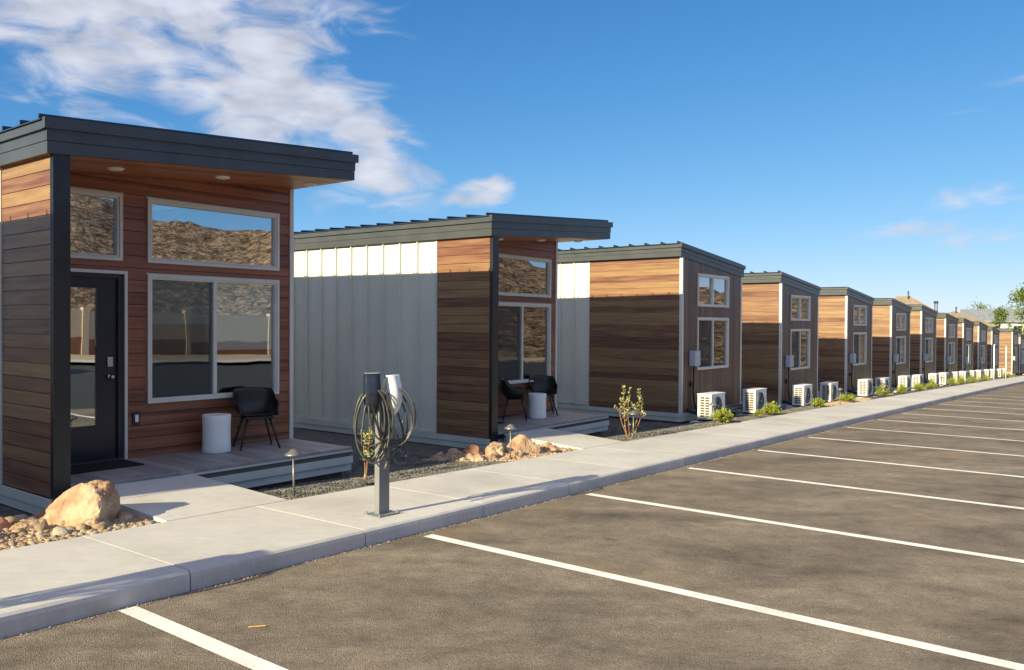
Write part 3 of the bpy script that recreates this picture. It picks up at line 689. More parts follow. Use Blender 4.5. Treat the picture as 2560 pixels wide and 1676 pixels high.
def make_porch_cabin():
    root = empty('porch_cabin')
    W, D, H, d, LEN = 3.56, 1.154, 3.19, 1.154, 8.6
    slope = (3.446 - 3.19) / (3.60 + .063)
    def ztop(x): return H + slope * (x + .063)
    # shell of the room (behind the cladding), with openings
    holes = [(.27, 1.294, .10, 2.22), (.27, 1.236, 2.333, 3.085), (1.53, 3.34, 2.333, 3.08), (1.53, 3.34, .704, 2.199)]
    core = MB()
    for g in minus_holes(.02, W - .02, -.05, 3.42, holes):
        for a, b, c, e in g:
            p = clip([(a, c), (b, c), (b, e), (a, e)], H + slope * .063 - .01, slope)
            if len(p) > 2: core.prism(p, 'y', D + .02, D + .12)
    core.box(.02, .12, D + .12, LEN, -.05, 3.19); core.box(W - .12, W - .02, D + .12, LEN, -.05, 3.40)
    core.box(.12, W - .12, LEN - .1, LEN, -.05, 3.2); core.box(.02, W - .02, D + .12, LEN, -.10, -.051)
    core.build('shell', 'interior_dark', root)
    # left wall: timber wing wall, then standing-seam metal
    ww = MB().box(.019, .135, .0, D + .02, -.06, 3.2); wing = ww.build('wing_wall', 'charcoal_dark', root)
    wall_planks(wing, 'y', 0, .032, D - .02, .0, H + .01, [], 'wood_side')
    MB().box(-.012, .019, D - .018, D + .022, -.0, H).build('joint_trim', 'trim_grey', wing)
    side = MB().box(.013, .02, D + .022, LEN, -.04, H).build('side_wall', 'panel_metal', root)
    metal_panels(side, .0, D + .024, LEN, .03, H)
    MB().box(-.03, .0, D + .024, LEN, .0, .028).build('bottom_channel', 'panel_metal', side)
    # planks inside the wing wall
    inner = MB(); inner.box(.136, .15, .02, D, .09, 3.2); inner.build('inner_lining', 'wood_front', wing)
    # dark corner post at the end of the wing wall
    post = MB(); post.box(-.004, .150, -.03, -.001, -.16, H + .012); post.box(-.006, .018, .0, .030, -.10, H)
    post.build('corner_post', 'charcoal_dark', root)
    # front wall boards
    front = MB().box(.15, W - .02, D + .0185, D + .0195, 0.02, .06).build('front_wall', 'wood_front', root)
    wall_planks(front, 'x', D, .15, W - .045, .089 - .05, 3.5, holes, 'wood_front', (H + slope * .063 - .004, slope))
    MB().box(W - .044, W + .012, D - .02, D + .03, -.0, ztop(W) - .006).build('corner_trim', 'frame_white', root)
    MB().box(W + .0, W + .012, D + .03, LEN, -.04, 3.4).build('right_wall', 'panel_metal', root)
    MB().box(0, W, LEN, LEN + .012, -.04, 3.15).build('back_wall', 'panel_metal', root)
    base_trim(root, 0, W, .0, LEN, True)
    # windows
    window(root, .27, 1.236, 2.333, 3.085, D)
    window(root, 1.53, 3.34, 2.333, 3.08, D)
    window(root, 1.53, 3.34, .704, 2.199, D, mull=2.398, shade=[1.62, 1.30], screen=0)
    # door
    f = MB(); f.box(.27, .31, D - .02, D + .09, .09, 2.22); f.box(1.262, 1.294, D - .02, D + .09, .09, 2.22); f.box(.31, 1.262, D - .02, D + .09, 2.185, 2.22)
    dr = f.build('door', 'frame_white', root)
    j = MB(); j.box(.31, .345, D + .01, D + .10, .10, 2.185); j.box(1.20, 1.262, D + .01, D + .10, .10, 2.185); j.box(.345, 1.20, D + .01, D + .10, 2.135, 2.185); j.build('jamb', 'door_navy', dr)
    sl = MB(); x0, x1, z0, z1 = .345, 1.20, .115, 2.135; gx0, gx1, gz0, gz1 = .50, .976, .50, 2.02
    for g in minus_holes(x0, x1, z0, z1, [(gx0, gx1, gz0, gz1)]):
        for a, b, c, e in g: sl.box(a, b, D + .045, D + .085, c, e)
    sl.build('door_slab', 'door_navy', dr)
    b = MB(); w = .022
    b.box(gx0 - w, gx0, D + .036, D + .045, gz0 - w, gz1 + w); b.box(gx1, gx1 + w, D + .036, D + .045, gz0 - w, gz1 + w); b.box(gx0, gx1, D + .036, D + .045, gz0 - w, gz0); b.box(gx0, gx1, D + .036, D + .045, gz1, gz1 + w)
    b.build('glazing_bead', 'door_navy', dr)
    MB().box(gx0, gx1, D + .060, D + .066, gz0, gz1).build('door_glass', 'window_glass', dr)
    kb = MB()
    bm = bmesh.new(); bmesh.ops.create_uvsphere(bm, u_segments=16, v_segments=10, radius=.03, matrix=Matrix.Translation((1.12, D - .01, 1.03))); kb.bm(bm, True)
    kb.tube([(1.12, D + .046, 1.03), (1.12, D - .0, 1.03)], .014, 10); kb.tube([(1.12, D + .046, 1.03), (1.12, D + .036, 1.03)], .034, 16); kb.build('door_knob', 'steel', dr)
    MB().bbox(1.085, 1.15, D + .02, D + .0455, 1.14, 1.255, .008).build('keypad_lock', 'steel', dr)
    MB().box(.33, 1.24, D - .04, D + .05, .088, .112).build('threshold', 'charcoal', dr)
    # outlet
    ob = MB().bbox(1.355, 1.44, D - .022, D + .001, .47, .62, .006).build('outlet_box', 'charcoal_dark', root)
    MB().box(1.378, 1.417, D - .027, D - .0215, .505, .585).build('outlet_cover', 'plastic_white', ob)
    # deck
    dk = MB().box(.16, W - .015, -.02, D, -.02, .055).build('deck', 'charcoal_dark', root)
    x = .152
    while x < W - .02:
        xe = min(x + .14, W); MB().bbox(x + .003, xe - .003, .075, D - .001, .058, .089, .003).build('deck_board', 'deck_wood', dk); x += .14
    MB().bbox(.152, W + .012, -.052, .072, .056, .090, .003).build('edge_board', 'deck_wood', dk)
    for za, zb, o, m in ((.030, .054, .056, 'trim_grey'), (-.022, .029, .040, 'skirt_brown'), (-.112, -.024, .064, 'trim_grey'), (-.205, -.115, .040, 'trim_grey')):
        MB().box(.3, W + o * .3, -o, -o + .018, za, zb).build('skirt_board', m, dk)
        MB().box(W + o * .3 - .018, W + o * .3, -o + .019, D + .02, za, zb).build('skirt_board', m, dk)
    MB().box(1.6, W - .1, .06, D, -.55, -.03).build('deck_support', 'footing', dk)
    # roof with boarded soffit
    rf, z = roof(root, -.063, 3.603, -.047, LEN + .1, 3.19, 3.446, .3195)
    y = -.02
    while y < D - .01:
        ye = min(y + .12, D)
        mb = MB(); mb.prism([(-.03, z(-.03) - .004), (3.575, z(3.575) - .004), (3.575, z(3.575) + .010), (-.03, z(-.03) + .010)], 'y', y + .002, ye - .002); mb.build('soffit_board', 'wood_soffit', rf); y += .12
    for x in (.85, 2.10, 3.35):
        mb = MB(); mb.lathe([(0, -.030), (.04, -.028), (.070, -.020), (.085, -.008), (.085, .0)], 28, (x, .52, z(x) - .004)); mb.build('soffit_light', 'lens_white', root)
    return root

# ------------------------------------------------------------------ cabin seen from its bedroom end
def make_plain_cabin(detail=True):
    root = empty('plain_cabin')
    W, H, LEN, hr = 3.166, 3.45, 8.6, 3.139
    sl = (hr - H) / (3.263 + .1)
    def ztop(x): return H + sl * (x + .1)
    holes = [(.746, 2.403, 2.372, 3.108), (.746, 2.403, .925, 2.111)]
    core = MB()
    for g in minus_holes(.02, W - .02, -.05, 3.5, holes):
        for a, b, c, e in g:
            p = clip([(a, c), (b, c), (b, e), (a, e)], H + sl * .1 - .01, sl)
            if len(p) > 2: core.prism(p, 'y', .02, .12)
    core.box(.02, .12, .12, LEN, -.05, 3.42); core.box(W - .12, W - .02, .12, LEN, -.05, 3.1); core.box(.12, W - .12, LEN - .1, LEN, -.05, 3.1); core.box(.02, W - .02, .12, LEN, -.10, -.051)
    core.build('shell', 'interior_dark', root)
    side = MB().box(.0185, .0195, .03, LEN, -.0, H).build('side_wall', 'panel_metal', root)
    dm = 2.437
    if detail:
        wall_planks(side, 'y', 0, .055, dm - .02, .0, H + .012, [], 'wood_side')
    else:
        m = wall_planks(side, 'y', 0, .055, dm - .02, .0, H + .012, [], 'wood_side', join=True); m.build('siding', 'wood_side', side, kind='stuff')
    MB().box(-.012, .0195, dm - .018, dm + .022, .0, H).build('joint_trim', 'trim_grey', side)
    if detail: metal_panels(side, .0, dm + .024, LEN, .03, H)
    else: MB().box(.0, .012, dm + .024, LEN, .0, H).build('metal_panel', 'panel_metal', side)
    c = MB(); c.box(-.016, .054, -.016, .0, .0, ztop(0)); c.box(-.016, .0, .0, .054, .0, H); c.build('corner_trim', 'frame_white', root)
    c = MB(); c.box(W - .05, W + .016, -.016, .0, .0, ztop(W)); c.box(W, W + .016, .0, .054, .0, ztop(W)); c.build('corner_trim', 'frame_white', root)
    MB().box(W, W + .012, .056, LEN, -.04, ztop(W)).build('right_wall', 'panel_metal', root)
    MB().box(0, W, LEN, LEN + .012, -.04, 3.1).build('back_wall', 'panel_metal', root)
    # vertical boards on the end wall, joined (each only a few pixels wide)
    fb = MB(); x = .055
    while x < W - .052:
        xe = min(x + PITCH, W - .051)
        for g in minus_holes(x + .002, xe - .002, .0, 3.5, holes):
            for a, b, c_, e in g:
                p = clip([(a, c_), (b, c_), (b, e), (a, e)], H + sl * .1 - .004, sl)
                if len(p) > 2: fb.prism(p, 'y', 0, .018)
        x += PITCH
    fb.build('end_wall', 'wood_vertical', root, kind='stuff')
    base_trim(root, 0, W, 0, LEN, False)
    window(root, .746, 2.403, 2.372, 3.108, 0, mull=1.55)
    window(root, .746, 2.403, .925, 2.111, 0, mull=1.55, shade=[None, 1.52], screen=0)
    # disconnect box with conduit, small outlet, hoses
    bx = MB().bbox(.37, .63, -.15, -.001, 1.03, 1.37, .012).build('electrical_box', 'box_grey', root)
    MB().bbox(.40, .60, -.156, -.149, 1.06, 1.34, .003).build('box_cover', 'box_grey', bx)
    MB().tube([(.50, -.05, 1.03), (.50, -.05, .7), (.50, -.04, .45), (.54, -.05, .2), (.60, -.08, .02)], .018, 8).build('conduit', 'plastic_black', root)
    MB().bbox(.40, .47, -.045, -.001, .56, .68, .006).build('outlet_box', 'charcoal_dark', root)
    hs = MB()
    hs.tube([(.28, -.0, .06), (.28, -.12, .05), (.45, -.22, .0), (.7, -.28, -.05), (1.0, -.3, -.08)], .026, 8); hs.tube([(.34, -.0, .03), (.34, -.1, .0), (.5, -.2, -.05), (.8, -.3, -.1)], .03, 8)
    hs.tube([(1.4, -.35, .0), (1.8, -.25, .03), (2.3, -.2, .02), (2.9, -.24, .0)], .03, 8); hs.tube([(1.4, -.4, -.05), (1.9, -.3, -.04), (2.5, -.26, -.05), (3.1, -.3, -.07)], .03, 8)
    hs.build('refrigerant_hose', 'cable_black', root)
    roof(root, -.1, 3.263, -.02, LEN + .1, H, hr, .29, seam=detail)
    return root

CAB = [(0, 0, .174, 38.1), (6.661, -.07, .010, 36.81), (13.28, .059, -.125, 38.7), (19.884, .004, -.405, 38.09), (27.047, -.105, -.54, 38.27),
       (33.9, -.12, -.74, 38.2), (40.1, -.12, -.875, 38.2), (46.5, -.12, -1.18, 38.2), (52.4, -.12, -1.39, 38.2), (58.6, -.12, -1.565, 38.2), (65.0, -.12, -1.92, 38.2), (77.7, -.12, -2.045, 38.2), (83.6, -.12, -2.5, 38.2)]
def put(o, s, t, z, yaw):
    p = C1 + AX * s + LAT * t; o.location = (p.x, p.y, z); o.rotation_euler = (0, 0, math.pi / 2 - R(yaw))
pA = make_porch_cabin(); put(pA, *CAB[0]); tag(pA, 'nearest cabin, brown boards with porch, navy glass door and white-framed windows', 'cabin', 'cabins in the row')
pA2 = copy_tree(pA); put(pA2, *CAB[1]); tag(pA2, 'second porch cabin behind the charging post, long grey metal side wall', 'cabin', 'cabins in the row')
pB = make_plain_cabin(True); put(pB, *CAB[2]); tag(pB, 'third cabin from the left, first without a porch, dark vertical boards on its end wall', 'cabin', 'cabins in the row')
pB2 = copy_tree(pB); put(pB2, *CAB[3]); tag(pB2, 'fourth cabin from the left in the row, between two smaller-looking plain cabins', 'cabin', 'cabins in the row')
pF = make_plain_cabin(False); put(pF, *CAB[4]); tag(pF, 'fifth cabin from the left in the receding row', 'cabin', 'cabins in the row')
ORD = ['sixth', 'seventh', 'eighth', 'ninth', 'tenth', 'eleventh', 'twelfth', 'thirteenth']
for i, w in enumerate(ORD):
    o = copy_tree(pF); put(o, *CAB[5 + i])
    for wd in kids(o):
        if wd.name.startswith('window'):
            for sh in kids(wd):
                if sh.name.startswith('roller_shade') and i % 3 != 1: bpy.data.objects.remove(sh)
    lab = {'twelfth': 'far cabin standing past a gap, its whole brown side wall in sun', 'thirteenth': 'last visible cabin at the right edge of the row'}.get(w, w + ' cabin from the left in the receding row')
    tag(o, lab, 'cabin', 'cabins in the row')
p0 = copy_tree(pA); put(p0, -6.66, 0, .34, 38.1); tag(p0, 'cabin just outside the left edge that shades the nearest cabin', 'cabin', 'cabins in the row')

# ------------------------------------------------------------------ porch furniture
def local(c, x, y, z):
    s, t, zz, yaw = CAB[c]; p = C1 + AX * s + LAT * t; a = R(yaw)
    return Vector((p.x + x * math.sin(a) - y * math.cos(a), p.y + x * math.cos(a) + y * math.sin(a), zz + z)), math.pi / 2 - a
def make_chair():
    root = empty('tub_chair')
    # shell: seat pan, back and arms in one moulded surface; front is -y
    nu, nv = 29, 9; vs = []
    def rimh(q):  # q: 0 at front-left, .5 back, 1 front-right
        a = abs(q - .5) * 2
        if a < .42: return .80 - .015 * (a / .42)
        if a < .70: k = (a - .42) / .28; k = k * k * (3 - 2 * k); return .785 - .155 * k
        if a < .90: return .63 - .01 * (a - .70) / .2
        k = (a - .90) / .10; return .62 - .17 * k * k
    for i in range(nu):
        q = i / (nu - 1); ang = math.pi * (1.5 - 2.0 * (q - .5) * .74 - 1.0)   # sweep round the back
        ang = math.pi / 2 + (q - .5) * 2 * R(128)
        for j in range(nv):
            h = j / (nv - 1); zz = .435 + (rimh(q) - .435) * h
            flare = .62 + .38 * min(1, h * 2.2) ** .6 + .10 * h
            rx, ry = .275 * flare, .255 * flare
            ca, sa = math.cos(ang), math.sin(ang)
            # superellipse plan
            e = .72; px = rx * math.copysign(abs(ca) ** e, ca); py = ry * math.copysign(abs(sa) ** e, sa)
            vs.append((px, py + .02, zz))
    fs = [(i * nv + j, (i + 1) * nv + j, (i + 1) * nv + j + 1, i * nv + j + 1) for i in range(nu - 1) for j in range(nv - 1)]
    bm = bmesh.new(); bv = [bm.verts.new(v) for v in vs]
    for f in fs: bm.faces.new([bv[k] for k in f])
    # seat pan closing the bottom ring
    bot = [bv[i * nv] for i in range(nu)]; c = bm.verts.new((0, 0, .425))
    for a, b in zip(bot, bot[1:]): bm.faces.new((a, b, c))
    bm.faces.new((bot[-1], bot[0], c))
    bmesh.ops.recalc_face_normals(bm, faces=bm.faces)
    bmesh.ops.solidify(bm, geom=bm.faces[:], thickness=.016)
    mb = MB(); mb.bm(bm, True); mb.build('seat_shell', 'plastic_black', root)
    MB().bbox(-.2, .2, -.19, .17, .405, .428, .01).build('seat_frame', 'plastic_black', root)
    for sx, sy in ((-1, -1), (1, -1), (-1, 1), (1, 1)):
        MB().tube([(sx * .15, sy * .14, .415), (sx * .265, sy * .235, 0)], [.018, .0115], 10).build('leg', 'plastic_black', root)
    return root
def put_local(o, c, x, y, z, rz):
    p, a = local(c, x, y, z); o.location = p; o.rotation_euler = (0, 0, a + rz)
ch = make_chair(); put_local(ch, 0, 2.76, .80, .0905, R(-22)); ch.scale = (.9, .9, .92); tag(ch, 'black plastic tub chair on the nearest porch beside the white drum', 'chair', 'porch chairs')
c2 = copy_tree(ch); put_local(c2, 1, 1.72, .80, .0905, R(35)); tag(c2, 'left black tub chair on the second porch, half behind the post', 'chair', 'porch chairs')
c3 = copy_tree(ch); put_local(c3, 1, 2.70, .86, .0905, R(-45)); tag(c3, 'right black tub chair on the second porch, behind the white drum', 'chair', 'porch chairs')
def make_drum():
    mb = MB(); prof = [(0, .0), (.155, .0), (.165, .004), (.167, .012), (.163, .12), (.161, .23), (.163, .34), (.167, .438), (.165, .447), (.158, .450), (.150, .447), (.0, .446)]
    mb.lathe(prof, 48); return mb.mesh('drum_table', 'plastic_white')
dm_ = make_drum()
for c, x, y, lab in ((0, 2.25, .87, 'white round drum side table on the nearest porch'), (1, 2.22, .66, 'white drum side table between the chairs on the second porch')):
    o = bpy.data.objects.new('drum_table', dm_); col.objects.link(o); put_local(o, c, x, y, .0902, 0); tag(o, lab, 'side table', 'drum tables')
for c, lab in ((0, 'black doormat in front of the nearest navy door'), (1, 'black doormat on the second porch')):
    mb = MB(); mb.bbox(-.42, .42, -.23, .23, 0, .014, .004)
    for i in range(9): mb.box(-.40, .40, -.21 + i * .05, -.19 + i * .05, .0135, .017)
    o = mb.build('doormat', 'mat_black'); put_local(o, c, .80, .86, .0905, 0); tag(o, lab, 'doormat', 'doormats')

# ------------------------------------------------------------------ charging post
def make_charger():
    root = empty('charging_post')
    MB().bbox(-.066, .066, -.030, .030, .012, 1.20, .005).build('post', 'charger_grey', root)
    pl = MB().bbox(-.13, .13, -.10, .10, 0, .012, .003).build('base_plate', 'charger_grey', root)
    for x in (-.11, .11):
        for y in (-.08, .08): MB().lathe([(.012, .012), (.012, .022), (.007, .024), (.007, .035), (0, .036)], 6, (x, y, 0), False).build('anchor_bolt', 'steel', pl)
    cap = MB(); n = 10; poly = [(-.069, 1.195)] + [(-.069 + .138 * i / n, 1.205 + .022 * math.sin(math.pi * i / n)) for i in range(n + 1)] + [(.069, 1.195)]
    cap.prism(poly, 'y', -.033, .033); cap.build('post_cap', 'charger_grey', root)
    def unit(cx, cy, rot, mat_front, mat_body, zc=1.06, k=1.0):
        # tall shield: wide top, tapered foot, domed face towards local -y
        nz, nx = 14, 9; hw = lambda k: .078 - .030 * max(0, .45 - k) / .45 - .006 * k ** 6
        dome = lambda k: .085 + .030 * math.sin(math.pi * min(1, k * 1.05)) - .035 * max(0, .25 - k) / .25
        vs = []
        for i in range(nz):
            k = i / (nz - 1); z = zc - .18 + .36 * k
            for j in range(nx):
                u = -1 + 2 * j / (nx - 1); x = hw(k) * u; y = -dome(k) * (1 - .30 * abs(u) ** 4)
                vs.append(Vector((x, y, z)))
        fr = MB(); fr.add(vs, [(i * nx + j, i * nx + j + 1, (i + 1) * nx + j + 1, (i + 1) * nx + j) for i in range(nz - 1) for j in range(nx - 1)], True)
        body = MB(); ring = [i * nx for i in range(nz)] + [(nz - 1) * nx + j for j in range(1, nx)] + [i * nx + nx - 1 for i in range(nz - 2, -1, -1)] + [j for j in range(nx - 2, 0, -1)]
        a = [vs[k] for k in ring]; b = [Vector((p.x * .93, -.0, p.z)) for p in a]; m = len(a)
        body.add(a + b, [(k, (k + 1) % m, m + (k + 1) % m, m + k) for k in range(m)] + [tuple(range(m, 2 * m))], False)
        M = Matrix.Translation((cx, cy, 0)) @ Matrix.Rotation(rot, 4, 'Z') @ Matrix.Diagonal((k, k, 1, 1))
        for mb in (fr, body): mb.v = [tuple(M @ Vector(v)) for v in mb.v]
        o = body.build('charging_unit', mat_body, root); fr.build('face_plate', mat_front, o); return o
    u1 = unit(-.088, .0, R(-162), 'charger_white', 'charger_white', 1.075)
    u2 = unit(.085, -.055, R(140), 'charger_glass', 'charger_white', 1.10, .72)
    # two coiled cables with their plugs
    rnd = random.Random(5)
    def coil(cx, cy, n, wid, hgt, lean, zt):
        pts = []; steps = 26
        for k in range(n):
            w = wid * rnd.uniform(.72, 1.12); h = hgt * rnd.uniform(.70, 1.10); dx = rnd.uniform(-.035, .035); dy = lean * (k - n / 2) + rnd.uniform(-.015, .015); tilt = rnd.uniform(-.22, .22)
            for i in range(steps):
                a = math.pi / 2 + 2 * math.pi * i / steps
                x = w * math.cos(a) * (1 - .18 * math.sin(a)); z = zt - h + h * math.sin(a)
                w_ = dx + x + tilt * (z - zt) * .35
                pts.append((cx + w_ * .80, cy + dy - w_ * .58 + .02 * math.sin(a * 2 + k), z + rnd.uniform(-.002, .002)))
        # smooth joints between loops
        sm = []
        for i in range(len(pts)):
            q = [Vector(pts[max(0, min(len(pts) - 1, i + d))]) for d in (-2, -1, 0, 1, 2)]; sm.append(sum(q, Vector()) / 5)
        return sm
    a = coil(.11, .02, 5, .145, .33, .020, 1.15); a.append(Vector((.05, .11, .50)))
    MB().tube(a, .0088, 8).build('coiled_cable', 'cable_black', root)
    b = coil(-.10, .08, 4, .165, .36, .024, 1.15)
    MB().tube(b, .0088, 8).build('coiled_cable', 'cable_black', root)
    for q in ([(.02, .06, 1.12), (-.06, .09, .78), (-.14, .10, .62), (-.05, .10, .56), (.04, .11, .50)], [(-.2, .0, .9), (-.27, .03, .62), (-.24, .06, .47), (-.15, .06, .45), (-.08, .05, .52)], [(.06, .05, 1.12), (-.01, .08, .80), (-.12, .09, .60), (-.19, .08, .58), (-.20, .06, .84)]):
        pts = []
        P = [Vector(p) for p in q]; P = [P[0]] + P + [P[-1]]
        for i in range(1, len(P) - 2):
            for k in range(8):
                t = k / 8; pts.append(.5 * ((2 * P[i]) + (-P[i - 1] + P[i + 1]) * t + (2 * P[i - 1] - 5 * P[i] + 4 * P[i + 1] - P[i + 2]) * t * t + (-P[i - 1] + 3 * P[i] - 3 * P[i + 1] + P[i + 2]) * t ** 3))
        pts.append(P[-1]); MB().tube(pts, .009, 8).build('coiled_cable', 'cable_black', root)
    pg = MB(); pg.tube([(.04, .11, .50), (.07, .115, .43)], [.015, .018], 10); pg.build('plug', 'cable_black', root)
    return root
cp = make_charger(); p = S(1.68, 2.60, T_Z + .001); cp.location = p; cp.rotation_euler = (0, 0, math.pi / 2 - TH); cp.scale = (1, -1, 1)
cp.scale = (1, 1, 1); cp.rotation_euler = (0, 0, math.pi / 2 - TH + math.pi)
tag(cp, 'grey electric charging post with white unit and coiled black cables', 'charging post')
cp2 = copy_tree(cp); cp2.location = S(-3.1, 2.62, T_Z + .001); tag(cp2, 'second charging post just outside the left edge that throws the cable shadow', 'charging post')

# ------------------------------------------------------------------ air conditioners
def make_ac():
    root = empty('air_conditioner')   # front faces -y, its left side faces -x
    w, d, h = .80, .34, .58; z0 = .05
    MB().bbox(0, w, 0, d, z0, z0 + h, .012).build('casing', 'ac_white', root)
    MB().bbox(-.008, w + .008, -.008, d + .008, z0 + h - .006, z0 + h + .014, .005).build('top_cover', 'ac_white', root)
    # louvred left side: coil behind a grid of bars
    s = MB().box(-.006, .001, .035, d - .07, z0 + .05, z0 + h - .05); gr = s.build('side_coil', 'ac_coil', root)
    b = MB()
    for k in range(9): zz = z0 + .05 + k * (h - .1) / 8; b.box(-.014, -.0065, .03, d - .065, zz - .0075, zz + .0075)
    for yy in (.035, .035 + (d - .105) / 2, d - .07): b.box(-.016, -.0145, yy - .009, yy + .009, z0 + .04, z0 + h - .04)
    b.build('side_grille', 'ac_white', gr)
    cx, cz, r = .34, z0 + h / 2, .225
    def ring(R0, rad, y, n=40):
        return [(cx + R0 * math.cos(2 * math.pi * i / n), y, cz + R0 * math.sin(2 * math.pi * i / n)) for i in range(n + 1)]
    dsk = MB(); n = 40; dsk.add([(cx, -.003, cz)] + [(cx + r * math.cos(2 * math.pi * i / n), -.003, cz + r * math.sin(2 * math.pi * i / n)) for i in range(n)], [(0, i + 1, (i + 1) % n + 1) for i in range(n)])
    fan_op = dsk.build('fan_opening', 'ac_dark', root)
    bl = MB()
    for k in range(3):
        a0 = k * 2 * math.pi / 3; vs = []
        for i in range(6):
            for j in range(2):
                rr = .05 + .155 * i / 5; a = a0 + (.25 + .95 * j) * (.6 + .4 * i / 5); vs.append((cx + rr * math.cos(a), -.008 - .012 * j, cz + rr * math.sin(a)))
        bl.add(vs, [(2 * i, 2 * i + 1, 2 * i + 3, 2 * i + 2) for i in range(5)], True)
    bl.build('fan_blades', 'ac_fan', root)
    g = MB(); g.tube(ring(r, 0, -.010), .012, 6, False)
    for k in range(1, 6): g.tube(ring(r * k / 6, 0, -.026), .0028, 4, False)
    for k in range(12): a = math.pi * 2 * k / 12; g.tube([(cx + .04 * math.cos(a), -.027, cz + .04 * math.sin(a)), (cx + r * math.cos(a), -.016, cz + r * math.sin(a))], .003, 4)
    g.build('fan_guard', 'ac_fan', root)
    MB().tube([(cx, -.03, cz), (cx, -.006, cz)], .042, 18).build('fan_hub', 'ac_fan', root)
    MB().bbox(.64, .74, -.004, .001, z0 + .42, z0 + .50, .001).build('rating_label', 'plastic_white', root)
    MB().bbox(w - .11, w - .005, -.012, .001, z0 + .06, z0 + .30, .004).build('service_cover', 'ac_white', root)
    for x in (.1, .62): MB().bbox(x, x + .09, -.03, d + .03, .0, z0 + .004, .004).build('foot', 'ac_dark', root)
    return root
ac0 = make_ac(); first = True
ACS = [13.20, 15.80, 19.45, 22.0, 26.25, 28.7, 32.4, 34.9, 38.6, 41.1, 44.3, 46.9, 49.9, 52.5, 55.8, 58.6, 62.0, 64.7, 81.0, 84.2]
CN = ['third', 'fourth', 'fifth', 'sixth', 'seventh', 'eighth', 'ninth', 'tenth', 'eleventh', 'last']
padm = MB().bbox(-.10, .92, -.12, .46, -.08, .0, .012).mesh('concrete_pad', 'concrete')
for i, s in enumerate(ACS):
    t = .80; zb = bedz(s, t) - .012
    o = ac0 if first else copy_tree(ac0); first = False
    p = S(s, t, zb); o.location = p; o.rotation_euler = (0, 0, math.pi / 2 - TH); o.scale = (.94, .94, .93)
    which = 'left' if i % 2 == 0 else 'right'
    tag(o, f'{which} white air conditioner in front of the {CN[i // 2]} cabin', 'air conditioner', 'air conditioners along the cabins')
    q = bpy.data.objects.new('concrete_pad', padm); col.objects.link(q); q.location = p; q.rotation_euler = o.rotation_euler
    tag(q, f'concrete pad under the {which} air conditioner of the {CN[i // 2]} cabin', 'pad', 'pads under the air conditioners')

# ------------------------------------------------------------------ path lamps and posts
def make_lamp():
    root = empty('path_lamp')
    MB().tube([(0, 0, -.05), (0, 0, .42)], .011, 10).build('stem', 'lamp_bronze', root)
    MB().lathe([(.085, .425), (.088, .430), (.075, .445), (.045, .465), (.035, .478), (.018, .488), (0, .490)], 28).build('hat', 'lamp_bronze', root)
    MB().lathe([(.026, .40), (.026, .426)], 14).build('socket', 'lamp_bronze', root)
    return root
lp = make_lamp(); f0 = True
for s, t, lab in ((1.76, 1.27, 'path lamp in the gravel by the nearest ramp'), (5.38, 1.28, 'path lamp in front of the rock pile'), (8.86, 1.27, 'path lamp beside the leggy shrub before the third cabin'), (11.92, 1.40, 'path lamp in front of the first fan unit'), (20.86, 1.38, 'path lamp before the fourth cabin by the tan stones'), (26.3, 1.3, 'small path lamp before the fifth cabin'), (36.9, 1.3, 'far path lamp before the seventh cabin')):
    o = lp if f0 else copy_tree(lp); f0 = False; o.location = S(s, t, bedz(s, t)); tag(o, lab, 'path lamp', 'path lamps'); o.rotation_euler = (random.uniform(-.03, .03), random.uniform(-.03, .03), 0)
for s, t, lab in ((54.5, 1.25, 'left thin white marker post before the eleventh cabin'), (61.0, 1.2, 'right thin white marker post before the sunlit far wall')):
    mb = MB(); mb.tube([(0, 0, -.1), (0, 0, 2.1)], .032, 10); mb.lathe([(.036, 2.1), (.036, 2.13), (.02, 2.15), (0, 2.155)], 12)
    o = mb.build('marker_post', 'plastic_white'); o.location = S(s, t, .1); tag(o, lab, 'post', 'marker posts')

# ------------------------------------------------------------------ plants
def leaf_quads(mb, base, direction, length, width, rnd, bend=.25):
    d = direction.normalized(); side = d.cross(Vector((rnd.uniform(-1, 1), rnd.uniform(-1, 1), rnd.uniform(-1, 1)))).normalized() * width / 2
    up = d.cross(side).normalized()
    a = base; m = base + d * length * .5 + up * bend * length * .2; e = base + d * length - Vector((0, 0, bend * length * .3))
    mb.add([a, m + side, e, m - side], [(0, 1, 2, 3)])
def shrub(name, s, t, rad, hgt, n, label, seed):
    rnd = random.Random(seed); root = empty(name, S(s, t, bedz(s, t)))
    lf = MB(); st = MB()
    for k in range(n):
        a = rnd.uniform(0, 6.283); e = rnd.uniform(.25, 1.45); L_ = rnd.uniform(.55, 1.0)
        tip = Vector((math.cos(a) * math.cos(e) * rad * 1.3, math.sin(a) * math.cos(e) * rad * 1.3, math.sin(e) * hgt)) * L_
        if k < 22: st.tube([(0, 0, -.02), tuple(tip * .5 + Vector((0, 0, .03))), tuple(tip)], [.006, .004, .002], 5)
        for q in range(9):
            u = rnd.uniform(.35, 1.0); p = tip * u + Vector((rnd.gauss(0, .02), rnd.gauss(0, .02), rnd.gauss(0, .015) + .02))
            dirv = tip.normalized() + Vector((rnd.gauss(0, .7), rnd.gauss(0, .7), rnd.gauss(.25, .5)))
            leaf_quads(lf, p, dirv, rnd.uniform(.05, .10), rnd.uniform(.018, .03), rnd)
    lf.build('foliage', 'leaf_lime', root); st.build('stem', 'stem_red', root)
    return tag(root, label, 'shrub', 'low green shrubs')
